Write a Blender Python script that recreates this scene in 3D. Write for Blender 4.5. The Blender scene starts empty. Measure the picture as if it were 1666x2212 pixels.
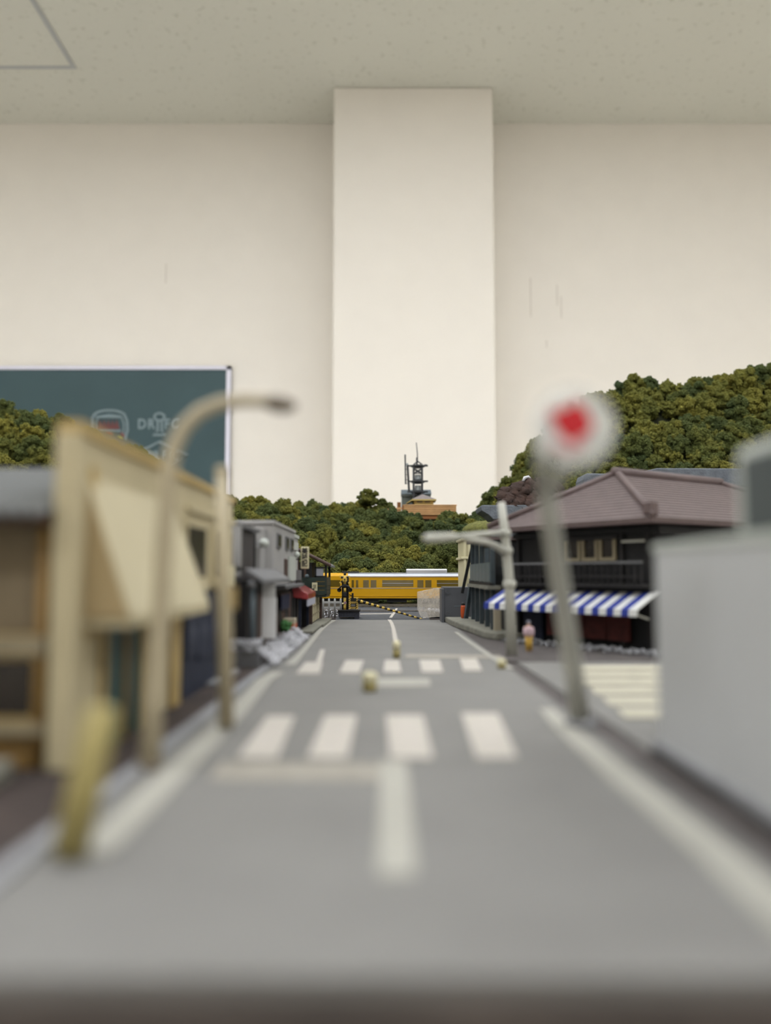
import bpy, bmesh, math, random
import numpy as np
from mathutils import Vector, Matrix, Euler
random.seed(7)
RNG = np.random.default_rng(11)

# ------------------------------------------------------------------ camera, world, exposure
# one unit = 10 cm of the real room; the model street is about 1:150
SC = bpy.context.scene
COL = SC.collection
F_PX, W_PX, H_PX = 1735.0, 1666.0, 2212.0
PITCH = math.radians(4.416)
CAM_Z = 0.28
cam_d = bpy.data.cameras.new('camera')
cam = bpy.data.objects.new('camera', cam_d)
COL.objects.link(cam)
cam.location = (0, 0, CAM_Z)
cam.rotation_euler = (math.pi / 2 + PITCH, 0, 0)
cam_d.sensor_fit = 'HORIZONTAL'
cam_d.sensor_width = 36.0
cam_d.lens = 36.0 * F_PX / W_PX
cam_d.clip_start = 0.02
cam_d.clip_end = 200
cam_d.dof.use_dof = True
cam_d.dof.focus_distance = 5.5
cam_d.dof.aperture_fstop = 1.08
SC.camera = cam

world = bpy.data.worlds.new('world')
SC.world = world
world.use_nodes = True
world.node_tree.nodes['Background'].inputs[0].default_value = (0.9, 0.92, 1.0, 1)
world.node_tree.nodes['Background'].inputs[1].default_value = 0.05
vs = SC.view_settings
vs.view_transform = 'Standard'
vs.look = 'None'
vs.exposure = 0.18
vs.gamma = 1.0
vs.use_curve_mapping = False
LAMP_STRENGTH = 14.0

def ray(px, py):
    a, b = px - W_PX / 2, H_PX / 2 - py
    c, s = math.cos(PITCH), math.sin(PITCH)
    return Vector((a, c * F_PX - s * b, s * F_PX + c * b))

def at(px, py, Y):
    d = ray(px, py)
    return Vector((0, 0, CAM_Z)) + d * (Y / d.y)

def plane(px, py, z=0.0):
    d = ray(px, py)
    return Vector((0, 0, CAM_Z)) + d * ((z - CAM_Z) / d.z)

# ------------------------------------------------------------------ materials
MATS = {}
ROOM_MATS = ('wall_paper', 'floor_tile', 'hatch_grey', 'lamp_body', 'board_frame', 'chalkboard', 'chalk', 'chalk_red', 'chalk_yellow', 'table_wood', 'scuff')
def lin(c):
    out = []
    for v in c:
        v = v / 255.0
        out.append(v / 12.92 if v <= 0.04045 else ((v + 0.055) / 1.055) ** 2.4)
    return out

def M(name, rgb, rough=0.6, var=0.12, scale=30.0, bump=0.0, bscale=None, metallic=0.0, spec=0.35, coat=0.0):
    if name in MATS:
        return MATS[name]
    m = bpy.data.materials.new(name)
    m.use_nodes = True
    nt = m.node_tree
    p = nt.nodes['Principled BSDF']
    p.inputs['Roughness'].default_value = rough
    p.inputs['Metallic'].default_value = metallic
    p.inputs['Specular IOR Level'].default_value = spec
    if coat:
        p.inputs['Coat Weight'].default_value = coat
    L = lin(rgb)
    if name not in ROOM_MATS:
        L = [v * 0.74 for v in L]
    tc = nt.nodes.new('ShaderNodeTexCoord')
    nz = nt.nodes.new('ShaderNodeTexNoise')
    nz.inputs['Scale'].default_value = scale
    nz.inputs['Detail'].default_value = 5
    nt.links.new(tc.outputs['Object'], nz.inputs['Vector'])
    cr = nt.nodes.new('ShaderNodeValToRGB')
    cr.color_ramp.elements[0].position = 0.3
    cr.color_ramp.elements[1].position = 0.7
    cr.color_ramp.elements[0].color = [max(0, v * (1 - var)) for v in L] + [1]
    cr.color_ramp.elements[1].color = [min(1, v * (1 + var)) for v in L] + [1]
    nt.links.new(nz.outputs['Fac'], cr.inputs['Fac'])
    nt.links.new(cr.outputs['Color'], p.inputs['Base Color'])
    if bump:
        n2 = nt.nodes.new('ShaderNodeTexNoise')
        n2.inputs['Scale'].default_value = bscale or scale * 4
        n2.inputs['Detail'].default_value = 4
        nt.links.new(tc.outputs['Object'], n2.inputs['Vector'])
        bp = nt.nodes.new('ShaderNodeBump')
        bp.inputs['Strength'].default_value = bump
        bp.inputs['Distance'].default_value = 0.01
        nt.links.new(n2.outputs['Fac'], bp.inputs['Height'])
        nt.links.new(bp.outputs['Normal'], p.inputs['Normal'])
    MATS[name] = m
    return m

M('wall_paper', (236, 230, 220), 0.85, 0.012, 1.2, 0.10, 14, spec=0.15)
M('floor_tile', (184, 182, 178), 0.5, 0.05, 2)
M('hatch_grey', (186, 188, 186), 0.5, 0.04, 3)
M('lamp_body', (230, 230, 226), 0.4, 0.02)
M('board_frame', (222, 220, 232), 0.35, 0.02, 4)
M('chalkboard', (58, 80, 84), 0.55, 0.10, 0.5)
M('chalk', (130, 146, 150), 0.9, 0.2, 30)
M('chalk_red', (128, 82, 80), 0.9, 0.2, 30)
M('chalk_yellow', (160, 160, 90), 0.9, 0.2, 30)
M('table_wood', (110, 84, 60), 0.5, 0.2, 6)
M('board_brown', (74, 66, 60), 0.7, 0.35, 5)
M('asphalt', (130, 128, 124), 0.8, 0.06, 6, 0.35, 160, spec=0.2)
M('deck', (76, 78, 82), 0.75, 0.12, 30, 0.3, 150)
M('paint', (192, 185, 175), 0.7, 0.07, 40, 0.2, 90)
M('paint_cream', (190, 184, 164), 0.7, 0.10, 25)
M('paint_worn', (158, 152, 141), 0.8, 0.12, 30)
M('paint_line', (170, 167, 157), 0.75, 0.08, 40)
M('kerb', (146, 146, 148), 0.8, 0.10, 20, 0.2)
M('gutter', (86, 80, 78), 0.8, 0.25, 14)
M('soil', (66, 56, 52), 0.9, 0.35, 9, 0.4, 60)
M('slab', (132, 130, 118), 0.85, 0.2, 24, 0.5, 90)
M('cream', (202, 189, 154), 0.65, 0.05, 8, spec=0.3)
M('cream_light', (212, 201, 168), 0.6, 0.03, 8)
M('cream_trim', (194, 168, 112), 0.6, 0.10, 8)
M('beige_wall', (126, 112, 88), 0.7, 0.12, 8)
M('roof_grey', (118, 120, 120), 0.45, 0.10, 12)
M('dark_pane', (42, 36, 30), 0.25, 0.25, 20)
M('green_door', (40, 70, 66), 0.45, 0.20, 20)
M('navy', (36, 42, 60), 0.7, 0.25, 26)
M('navy_cloth', (26, 30, 58), 0.8, 0.15, 26)
M('white_print', (104, 108, 124), 0.8, 0.1, 30)
M('pole_beige', (188, 175, 146), 0.55, 0.06, 20)
M('pole_grey', (190, 189, 178), 0.55, 0.06, 20)
M('lamp_dark', (120, 108, 92), 0.5, 0.1, 20)
M('yellow_post', (168, 154, 98), 0.55, 0.14, 18)
M('grey_wall', (200, 201, 201), 0.6, 0.04, 5)
M('grey_light', (200, 204, 196), 0.6, 0.05, 6)
M('grey_dark', (84, 90, 90), 0.6, 0.10, 6)
M('dark_wood', (36, 34, 35), 0.65, 0.25, 20)
M('black_wood', (22, 22, 24), 0.6, 0.3, 20)
M('brown_wood', (84, 64, 56), 0.7, 0.2, 40)
M('pale_grey', (176, 174, 172), 0.6, 0.05, 16)
M('mid_grey', (112, 112, 114), 0.6, 0.12, 16)
M('grey_gravel', (150, 150, 153), 0.7, 0.35, 5)
M('scuff', (212, 205, 194), 0.9, 0.05, 4)
M('banner_white', (255, 255, 255), 0.7, 0.02, 20)
M('cream_shaded', (180, 158, 116), 0.6, 0.06, 8)  # awning gussets: cream with the shade of the viewer-facing side put into the colour
M('louvre', (70, 66, 66), 0.6, 0.2, 16)
M('slate_post', (74, 84, 90), 0.5, 0.15, 30)
M('slate_panel', (92, 104, 108), 0.45, 0.12, 30)
M('roof_tile', (128, 114, 112), 0.55, 0.12, 26)
M('roof_ridge', (104, 88, 86), 0.55, 0.12, 26)
M('awning_blue', (44, 62, 150), 0.55, 0.06, 20)
M('awning_white', (226, 226, 222), 0.55, 0.03, 20)
M('maroon', (86, 38, 34), 0.7, 0.25, 30)
M('lattice', (150, 138, 112), 0.6, 0.1, 30)
M('red_awning', (170, 50, 54), 0.30, 0.08, 20, spec=1.0, coat=0.6)
M('valance', (186, 188, 202), 0.6, 0.05, 20)
M('sign_cream', (222, 214, 176), 0.5, 0.03, 20)
M('ink', (34, 30, 36), 0.7, 0.1, 20)
M('green_dark', (40, 52, 46), 0.5, 0.15, 30)
M('screen_white', (170, 172, 182), 0.35, 0.03, 10)
M('cream_shoji', (210, 202, 168), 0.7, 0.06, 30)
M('leaf_green', (70, 120, 66), 0.8, 0.35, 60)
M('orange', (206, 88, 36), 0.4, 0.10, 20)
M('machine_cream', (196, 184, 160), 0.5, 0.06, 20)
M('train_yellow', (216, 162, 8), 0.38, 0.02, 6, spec=0.3)
M('train_window', (106, 88, 30), 0.12, 0.2, 4, spec=0.9)
M('train_roof', (168, 172, 180), 0.3, 0.04, 8, metallic=0.5)
M('train_silver', (214, 216, 222), 0.25, 0.03, 8, metallic=0.6)
M('train_under', (34, 34, 34), 0.6, 0.2, 20)
M('steel', (150, 142, 128), 0.4, 0.12, 30, metallic=0.4)
M('sleeper', (62, 54, 48), 0.8, 0.2, 30)
M('ballast_bed', (96, 90, 84), 0.95, 0.35, 60, 0.8, 90)
M('ballast', (196, 196, 200), 0.55, 0.35, 5)
M('black_plastic', (24, 22, 22), 0.45, 0.2, 40)
M('crossing_yellow', (226, 190, 88), 0.5, 0.08, 50)
M('granite', (44, 46, 56), 0.6, 0.4, 90)
M('red_lens', (150, 26, 48), 0.3, 0.1, 20)
M('fence_white', (205, 205, 202), 0.5, 0.05, 40)
M('cabinet_grey', (88, 90, 95), 0.5, 0.06, 20)
M('orange_plank', (240, 190, 132), 0.6, 0.12, 12)
M('plank_gap', (164, 108, 62), 0.7, 0.1, 12)
M('pavilion_yellow', (214, 190, 116), 0.6, 0.06, 20)
M('hill_roof', (132, 122, 118), 0.7, 0.15, 40)
M('blue_grey_roof', (92, 104, 110), 0.6, 0.08, 20)
M('blue_grey_wall', (128, 136, 130), 0.6, 0.05, 20)
M('tower_dark', (66, 68, 72), 0.5, 0.12, 30)
M('tower_drum', (176, 182, 184), 0.45, 0.06, 20)
M('concrete_blue', (112, 118, 126), 0.8, 0.2, 18, 0.5, 60)
M('rock_brown', (58, 40, 32), 0.9, 0.4, 14, 0.8, 50)
M('rock_tan', (128, 92, 58), 0.9, 0.4, 14, 0.8, 50)
M('grass', (112, 112, 58), 0.95, 0.4, 40, 0.8, 120)
M('hill_soil', (48, 50, 30), 0.95, 0.4, 10)
M('skin', (206, 164, 140), 0.6, 0.05, 30)
M('pink_top', (206, 178, 184), 0.7, 0.06, 30)
M('yellow_trousers', (206, 166, 74), 0.7, 0.08, 30)
M('hair_grey', (128, 128, 138), 0.7, 0.1, 30)
M('sign_white', (226, 226, 224), 0.4, 0.03, 20)
M('sign_red', (206, 28, 40), 0.4, 0.05, 20)
M('sign_pink', (224, 176, 176), 0.4, 0.05, 20)
M('tan_brown', (150, 118, 66), 0.6, 0.25, 9)

def ceiling_material():
    m = bpy.data.materials.new('ceiling_board')
    m.use_nodes = True
    nt = m.node_tree
    p = nt.nodes['Principled BSDF']
    p.inputs['Roughness'].default_value = 0.9
    p.inputs['Specular IOR Level'].default_value = 0.1
    tc = nt.nodes.new('ShaderNodeTexCoord')
    vo = nt.nodes.new('ShaderNodeTexNoise')
    vo.inputs['Scale'].default_value = 5.2
    vo.inputs['Detail'].default_value = 2.5
    vo.inputs['Roughness'].default_value = 0.6
    nt.links.new(tc.outputs['Object'], vo.inputs['Vector'])
    cr = nt.nodes.new('ShaderNodeValToRGB')
    a, b = lin((208, 207, 193)), lin((225, 224, 212))
    cr.color_ramp.elements[0].position = 0.30
    cr.color_ramp.elements[1].position = 0.40
    cr.color_ramp.elements[0].color = a + [1]
    cr.color_ramp.elements[1].color = b + [1]
    nt.links.new(vo.outputs['Fac'], cr.inputs['Fac'])
    nt.links.new(cr.outputs['Color'], p.inputs['Base Color'])
    MATS['ceiling_board'] = m
ceiling_material()

def emission_material(name, rgb, strength):
    m = bpy.data.materials.new(name)
    m.use_nodes = True
    nt = m.node_tree
    nt.nodes.clear()
    o = nt.nodes.new('ShaderNodeOutputMaterial')
    e = nt.nodes.new('ShaderNodeEmission')
    e.inputs[0].default_value = rgb + (1,)
    e.inputs[1].default_value = strength
    nt.links.new(e.outputs[0], o.inputs[0])
    MATS[name] = m
emission_material('tube_light', (0.96, 0.99, 1.03), LAMP_STRENGTH)

def foliage_material():
    m = bpy.data.materials.new('foam_foliage')
    m.use_nodes = True
    nt = m.node_tree
    p = nt.nodes['Principled BSDF']
    p.inputs['Roughness'].default_value = 0.95
    p.inputs['Specular IOR Level'].default_value = 0.1
    oi = nt.nodes.new('ShaderNodeObjectInfo')
    ge = nt.nodes.new('ShaderNodeNewGeometry')
    nz = nt.nodes.new('ShaderNodeTexNoise')
    nz.inputs['Scale'].default_value = 5.0
    nz.inputs['Detail'].default_value = 1
    nt.links.new(ge.outputs['Position'], nz.inputs['Vector'])
    ad = nt.nodes.new('ShaderNodeMath'); ad.operation = 'MULTIPLY_ADD'
    ad.inputs[1].default_value = 0.6
    nt.links.new(oi.outputs['Random'], ad.inputs[0])
    sb = nt.nodes.new('ShaderNodeMath'); sb.operation = 'MULTIPLY_ADD'
    sb.inputs[1].default_value = 0.5; sb.inputs[2].default_value = -0.05
    nt.links.new(nz.outputs['Fac'], sb.inputs[0])
    nt.links.new(sb.outputs[0], ad.inputs[2])
    cr = nt.nodes.new('ShaderNodeValToRGB')
    cr.color_ramp.elements[0].position = 0.15
    cr.color_ramp.elements[1].position = 0.85
    cr.color_ramp.elements[0].color = lin((72, 86, 56)) + [1]
    cr.color_ramp.elements[1].color = lin((134, 128, 58)) + [1]
    e = cr.color_ramp.elements.new(0.5)
    e.color = lin((96, 102, 54)) + [1]
    nt.links.new(ad.outputs[0], cr.inputs['Fac'])
    n2 = nt.nodes.new('ShaderNodeTexNoise')
    n2.inputs['Scale'].default_value = 60
    nt.links.new(ge.outputs['Position'], n2.inputs['Vector'])
    mx = nt.nodes.new('ShaderNodeMix'); mx.data_type = 'RGBA'; mx.blend_type = 'MULTIPLY'
    mx.inputs[0].default_value = 1.0
    r2 = nt.nodes.new('ShaderNodeValToRGB')
    r2.color_ramp.elements[0].position = 0.3; r2.color_ramp.elements[1].position = 0.7
    r2.color_ramp.elements[0].color = (0.42, 0.42, 0.42, 1); r2.color_ramp.elements[1].color = (1, 1, 1, 1)
    nt.links.new(n2.outputs['Fac'], r2.inputs['Fac'])
    nt.links.new(cr.outputs['Color'], mx.inputs[6])
    nt.links.new(r2.outputs['Color'], mx.inputs[7])
    nt.links.new(mx.outputs[2], p.inputs['Base Color'])
    MATS['foliage'] = m
foliage_material()

def clear_material(name, rgb, alpha, rough):
    m = bpy.data.materials.new(name)
    m.use_nodes = True
    nt = m.node_tree
    p = nt.nodes['Principled BSDF']
    p.inputs['Base Color'].default_value = lin(rgb) + [1]
    p.inputs['Roughness'].default_value = rough
    nz = nt.nodes.new('ShaderNodeTexNoise'); nz.inputs['Scale'].default_value = 45
    nz.inputs['Detail'].default_value = 4
    tc = nt.nodes.new('ShaderNodeTexCoord')
    nt.links.new(tc.outputs['Object'], nz.inputs['Vector'])
    mr = nt.nodes.new('ShaderNodeMapRange')
    mr.inputs['From Min'].default_value = 0.3; mr.inputs['From Max'].default_value = 0.7
    mr.inputs['To Min'].default_value = alpha - 0.12; mr.inputs['To Max'].default_value = alpha + 0.14
    nt.links.new(nz.outputs['Fac'], mr.inputs['Value'])
    nt.links.new(mr.outputs[0], p.inputs['Alpha'])
    MATS[name] = m
clear_material('clear_plastic', (226, 218, 206), 0.30, 0.15)
clear_material('clear_disc', (226, 226, 222), 0.50, 0.3)

# ------------------------------------------------------------------ helpers
def tag(o, label=None, cat=None, group=None, kind=None):
    if label: o['label'] = label
    if cat: o['category'] = cat
    if group: o['group'] = group
    if kind: o['kind'] = kind
    return o

def thing(name, label, cat, loc=(0, 0, 0), rz=0.0, group=None):
    o = bpy.data.objects.new(name, None)
    o.empty_display_size = 0.02
    COL.objects.link(o)
    o.location = loc
    o.rotation_euler = (0, 0, rz)
    return tag(o, label, cat, group)

class MB:
    def __init__(self):
        self.v, self.f = [], []
    def add(self, vs, fs):
        n = len(self.v)
        self.v += [tuple(p) for p in vs]
        self.f += [tuple(i + n for i in q) for q in fs]
        return self
    def box(self, x0, x1, y0, y1, z0, z1):
        return self.add([(x0, y0, z0), (x1, y0, z0), (x1, y1, z0), (x0, y1, z0), (x0, y0, z1), (x1, y0, z1), (x1, y1, z1), (x0, y1, z1)],
                        [(0, 3, 2, 1), (4, 5, 6, 7), (0, 1, 5, 4), (1, 2, 6, 5), (2, 3, 7, 6), (3, 0, 4, 7)])
    def beam(self, p, q, w, h=None):
        p, q = Vector(p), Vector(q)
        h = h or w
        d = (q - p).normalized()
        up = Vector((0, 0, 1)) if abs(d.z) < 0.95 else Vector((0, 1, 0))
        a = d.cross(up).normalized() * w / 2
        b = a.cross(d).normalized() * h / 2
        vs = [p - a - b, p + a - b, p + a + b, p - a + b, q - a - b, q + a - b, q + a + b, q - a + b]
        return self.add(vs, [(0, 1, 2, 3), (7, 6, 5, 4), (4, 5, 1, 0), (5, 6, 2, 1), (6, 7, 3, 2), (7, 4, 0, 3)])
    def tube(self, pts, r, n=12):
        pts = [Vector(p) for p in pts]
        rs = r if isinstance(r, (list, tuple)) else [r] * len(pts)
        vs, fs = [], []
        ref = None
        for i, p in enumerate(pts):
            d = (pts[min(i + 1, len(pts) - 1)] - pts[max(i - 1, 0)]).normalized()
            if ref is None:
                ref = Vector((0, 0, 1)) if abs(d.z) < 0.9 else Vector((1, 0, 0))
            a = d.cross(ref).normalized()
            b = a.cross(d).normalized()
            ref = b
            for k in range(n):
                t = 2 * math.pi * k / n
                vs.append(p + (a * math.cos(t) + b * math.sin(t)) * rs[i])
        for i in range(len(pts) - 1):
            for k in range(n):
                fs.append((i * n + k, i * n + (k + 1) % n, (i + 1) * n + (k + 1) % n, (i + 1) * n + k))
        fs.append(tuple(range(n))[::-1])
        fs.append(tuple((len(pts) - 1) * n + k for k in range(n)))
        return self.add(vs, fs)
    def lathe(self, prof, c=(0, 0, 0), n=20, axis='z'):
        vs, fs = [], []
        for (r, h) in prof:
            for k in range(n):
                t = 2 * math.pi * k / n
                if axis == 'z':
                    vs.append((c[0] + r * math.cos(t), c[1] + r * math.sin(t), c[2] + h))
                elif axis == 'y':
                    vs.append((c[0] + r * math.cos(t), c[1] + h, c[2] + r * math.sin(t)))
                else:
                    vs.append((c[0] + h, c[1] + r * math.cos(t), c[2] + r * math.sin(t)))
        m = len(prof)
        for i in range(m - 1):
            for k in range(n):
                fs.append((i * n + k, i * n + (k + 1) % n, (i + 1) * n + (k + 1) % n, (i + 1) * n + k))
        fs.append(tuple(range(n))[::-1])
        fs.append(tuple((m - 1) * n + k for k in range(n)))
        return self.add(vs, fs)
    def ball(self, c, r, n=12, sz=1.0):
        prof = [(max(1e-4, r * math.sin(math.pi * i / 8)), -r * sz * math.cos(math.pi * i / 8)) for i in range(9)]
        return self.lathe(prof, c, n)
    def prism(self, poly, lo, hi, axis='x'):
        n = len(poly)
        def P(a, b, h):
            return {'x': (h, a, b), 'y': (a, h, b), 'z': (a, b, h)}[axis]
        vs = [P(a, b, lo) for a, b in poly] + [P(a, b, hi) for a, b in poly]
        fs = [tuple(range(n))[::-1], tuple(range(n, 2 * n))]
        fs += [(i, (i + 1) % n, n + (i + 1) % n, n + i) for i in range(n)]
        return self.add(vs, fs)
    def mesh(self, name, mat, smooth=False):
        me = bpy.data.meshes.new(name)
        me.from_pydata(self.v, [], self.f)
        me.materials.append(MATS[mat])
        bm = bmesh.new(); bm.from_mesh(me)
        bmesh.ops.recalc_face_normals(bm, faces=bm.faces)
        bm.to_mesh(me); bm.free()
        if smooth:
            me.polygons.foreach_set('use_smooth', [True] * len(me.polygons))
        return me
    def build(self, name, mat, parent=None, smooth=False, bevel=0.0, label=None):
        o = bpy.data.objects.new(name, self.mesh(name, mat, smooth))
        COL.objects.link(o)
        if parent: o.parent = parent
        if bevel:
            b = o.modifiers.new('bevel', 'BEVEL')
            b.width = bevel; b.segments = 2; b.limit_method = 'ANGLE'
        if label: o['label'] = label
        return o

def box(name, mat, parent, x0, x1, y0, y1, z0, z1, bevel=0.0, label=None):
    return MB().box(min(x0, x1), max(x0, x1), min(y0, y1), max(y0, y1), min(z0, z1), max(z0, z1)).build(name, mat, parent, bevel=bevel, label=label)

def copy_part(src, parent=None, loc=None):
    c = src.copy()
    COL.objects.link(c)
    c.parent = parent
    if loc is not None: c.location = loc
    return c

def text_part(s, size, mat, parent, loc, rot, name='lettering', depth=0.0008, sx=1.0, bold=0.0):
    cu = bpy.data.curves.new(name, 'FONT')
    cu.body = s
    cu.size = size
    cu.align_x = 'CENTER'; cu.align_y = 'CENTER'
    cu.extrude = depth
    cu.offset = bold
    cu.resolution_u = 3
    t = bpy.data.objects.new('tmp_text', cu)
    COL.objects.link(t)
    dg = bpy.context.evaluated_depsgraph_get()
    me = bpy.data.meshes.new_from_object(t.evaluated_get(dg))
    bpy.data.objects.remove(t)
    me.materials.clear(); me.materials.append(MATS[mat])
    o = bpy.data.objects.new(name, me)
    COL.objects.link(o)
    o.parent = parent
    o.location = loc
    o.rotation_euler = rot
    o.scale = (sx, 1, 1)
    return o

FACE_CAM = (math.pi / 2, 0, 0)

# ------------------------------------------------------------------ the room
WALL_Y = 26.0
CEIL_Z = at(800, 268, WALL_Y).z
PIL_Y = WALL_Y * (CEIL_Z - CAM_Z) / (at(800, 188, WALL_Y).z - CAM_Z)
FLOOR_Z = -8.5
RX0, RX1, RY0 = -28.0, 26.0, -22.0
def room():
    tag(box('floor', 'floor_tile', None, RX0, RX1, RY0, WALL_Y, FLOOR_Z - 0.3, FLOOR_Z), 'pale grey floor of the room under the layout', kind='structure')
    tag(box('ceiling', 'ceiling_board', None, RX0, RX1, RY0, WALL_Y, CEIL_Z, CEIL_Z + 0.3), 'pale speckled board ceiling', kind='structure')
    tag(box('wall_back', 'wall_paper', None, RX0, RX1, WALL_Y, WALL_Y + 0.3, FLOOR_Z, CEIL_Z), 'cream papered back wall', kind='structure')
    tag(box('wall_left', 'wall_paper', None, RX0 - 0.3, RX0, RY0, WALL_Y, FLOOR_Z, CEIL_Z), 'cream papered left wall', kind='structure')
    tag(box('wall_right', 'wall_paper', None, RX1, RX1 + 0.3, RY0, WALL_Y, FLOOR_Z, CEIL_Z), 'cream papered right wall', kind='structure')
    tag(box('wall_front', 'wall_paper', None, RX0, RX1, RY0 - 0.3, RY0, FLOOR_Z, CEIL_Z), 'cream papered wall behind the viewer', kind='structure')
    a, b = at(719, 600, PIL_Y), at(1069, 600, PIL_Y)
    tag(box('wall_pillar', 'wall_paper', None, a.x, b.x, PIL_Y, WALL_Y + 0.05, FLOOR_Z, CEIL_Z - 0.001, bevel=0.06), 'square cream pillar standing out of the back wall', kind='structure')
    wb = bpy.data.objects['wall_back']
    for px, y0, y1 in ((357, 570, 612), (1146, 600, 685), (1203, 615, 660), (1212, 640, 688), (1180, 735, 752)):
        a, b = at(px, y1, WALL_Y), at(px + 3, y0, WALL_Y)
        box('scuff_mark', 'scuff', wb, a.x, a.x + 0.035, WALL_Y - 0.004, WALL_Y, a.z, b.z)
    # ceiling access hatch
    c = plane(166, 147, CEIL_Z)
    h = thing('ceiling_hatch', 'square ceiling access hatch with thin grey metal frame', 'hatch', (c.x, c.y, CEIL_Z))
    s, w, t = 6.0, 0.13, 0.035
    box('panel', 'ceiling_board', h, -s + w, -w, -s + w, -w, -0.012, 0.05)
    box('frame_bar', 'hatch_grey', h, -s, 0, -w, 0, -t, 0.05)
    box('frame_bar', 'hatch_grey', h, -s, 0, -s, -s + w, -t, 0.05)
    box('frame_bar', 'hatch_grey', h, -w, 0, -s + w, -w, -t, 0.05)
    box('frame_bar', 'hatch_grey', h, -s, -s + w, -s + w, -w, -t, 0.05)
    # fluorescent ceiling lights
    k = 0
    for y in (10.0, 0.0, -13.0):
        for x, nm in ((-15, 'left'), (0, 'middle'), (15, 'right')):
            row = {10.0: 'row nearest the back wall', 0.0: 'middle row', -13.0: 'rearmost row'}[y]
            t = thing('ceiling_light', f'flush white panel ceiling light, {nm} one of the {row}', 'ceiling light', (x, y, CEIL_Z), 0, 'fluorescent ceiling lights')
            for q in ((-6, 6, -1.3, -1.15), (-6, 6, 1.15, 1.3), (-6, -5.85, -1.15, 1.15), (5.85, 6, -1.15, 1.15)):
                box('frame_bar', 'lamp_body', t, *q, -0.06, 0.0)
            box('diffuser', 'tube_light', t, -5.85, 5.85, -1.15, 1.15, -0.03, -0.002)
room()

def chalk_stroke(pts, parent, mat='chalk', r=0.05, name='chalk_line'):
    m = MB()
    m.tube([(x, -0.01, z) for x, z in pts], r, 6)
    return m.build(name, mat, parent)

def chalkboard():
    Yb = WALL_Y - 0.12
    tr, bl = at(500, 791, Yb), at(500, 1130, Yb)
    t = thing('chalkboard', 'dark green chalkboard with white frame and chalk drawings on the back wall', 'chalkboard', (tr.x, Yb, bl.z))
    H = tr.z - bl.z + 1.8
    z0 = -1.8
    Wd = 13.0
    fw = 0.15
    box('board', 'chalkboard', t, -Wd, 0, 0.0, 0.1, z0, z0 + H)
    box('frame_bar', 'board_frame', t, -Wd, 0, -0.05, 0.11, z0 + H - fw * 0.8, z0 + H)
    box('frame_bar', 'board_frame', t, -Wd, 0, -0.05, 0.11, z0, z0 + fw)
    box('frame_bar', 'board_frame', t, -fw, 0, -0.05, 0.11, z0, z0 + H)
    box('frame_bar', 'board_frame', t, -Wd, -Wd + fw, -0.05, 0.11, z0, z0 + H)
    box('chalk_tray', 'board_frame', t, -Wd, 0, -0.5, 0.0, z0 - 0.1, z0)
    def L(px, py):
        p = at(px, py, Yb)
        return (p.x - tr.x, p.z - bl.z)
    def S(pts, mat='chalk', r=0.05):
        chalk_stroke([L(*p) for p in pts], t, mat, r)
    def arc(cx, cy, rx, ry, a0, a1, n=14):
        return [(cx + rx * math.cos(math.radians(a0 + (a1 - a0) * i / n)), cy + ry * math.sin(math.radians(a0 + (a1 - a0) * i / n))) for i in range(n + 1)]
    # train front drawing
    S([(203, 948), (199, 925), (200, 905), (205, 895)] + arc(237, 900, 34, 13, 200, 340) + [(275, 910), (276, 930), (270, 952)], r=0.045)
    S([(209, 945), (207, 915), (213, 900), (237, 896), (262, 900), (268, 915), (267, 945)], r=0.03)
    S([(208, 901), (262, 901)], r=0.045)
    S([(215, 931), (262, 931)], r=0.04)
    for x in (214, 223, 232, 241, 250):
        S([(x, 924), (x + 2, 909), (x + 6, 924)], 'chalk_red', 0.035)
    S([(210, 927), (258, 925)], 'chalk_red', 0.03)
    S([(231, 936), (243, 939)], 'chalk_red', 0.05)
    S([(263, 936), (268, 944)], 'chalk_red', 0.05)
    S([(204, 932), (209, 938)], 'chalk_red', 0.04)
    S([(256, 944), (264, 948)], 'chalk_yellow', 0.05)
    # club letters with rail emblem
    for s, px in (('D', 307), ('R', 327), ('F', 361), ('C', 380)):
        p = L(px, 917)
        text_part(s, 0.46, 'chalk', t, (p[0], -0.012, p[1]), FACE_CAM, 'chalk_lettering', 0.006, 0.85, 0.012)
    S(arc(345, 901, 11, 8, 0, 360), r=0.045)
    S([(341, 910), (341, 932), (331, 940), (360, 940), (350, 932), (350, 910)], r=0.045)
    # diamond emblem
    S([(310, 973), (345, 955), (406, 983), (363, 1006), (310, 973)], r=0.05)
    for s, px in (('D', 325), ('R', 338), ('F', 357), ('C', 376)):
        p = L(px, 985)
        text_part(s, 0.42, 'chalk', t, (p[0], -0.012, p[1]), FACE_CAM, 'chalk_lettering', 0.006, 0.75, 0.01)
chalkboard()

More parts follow.
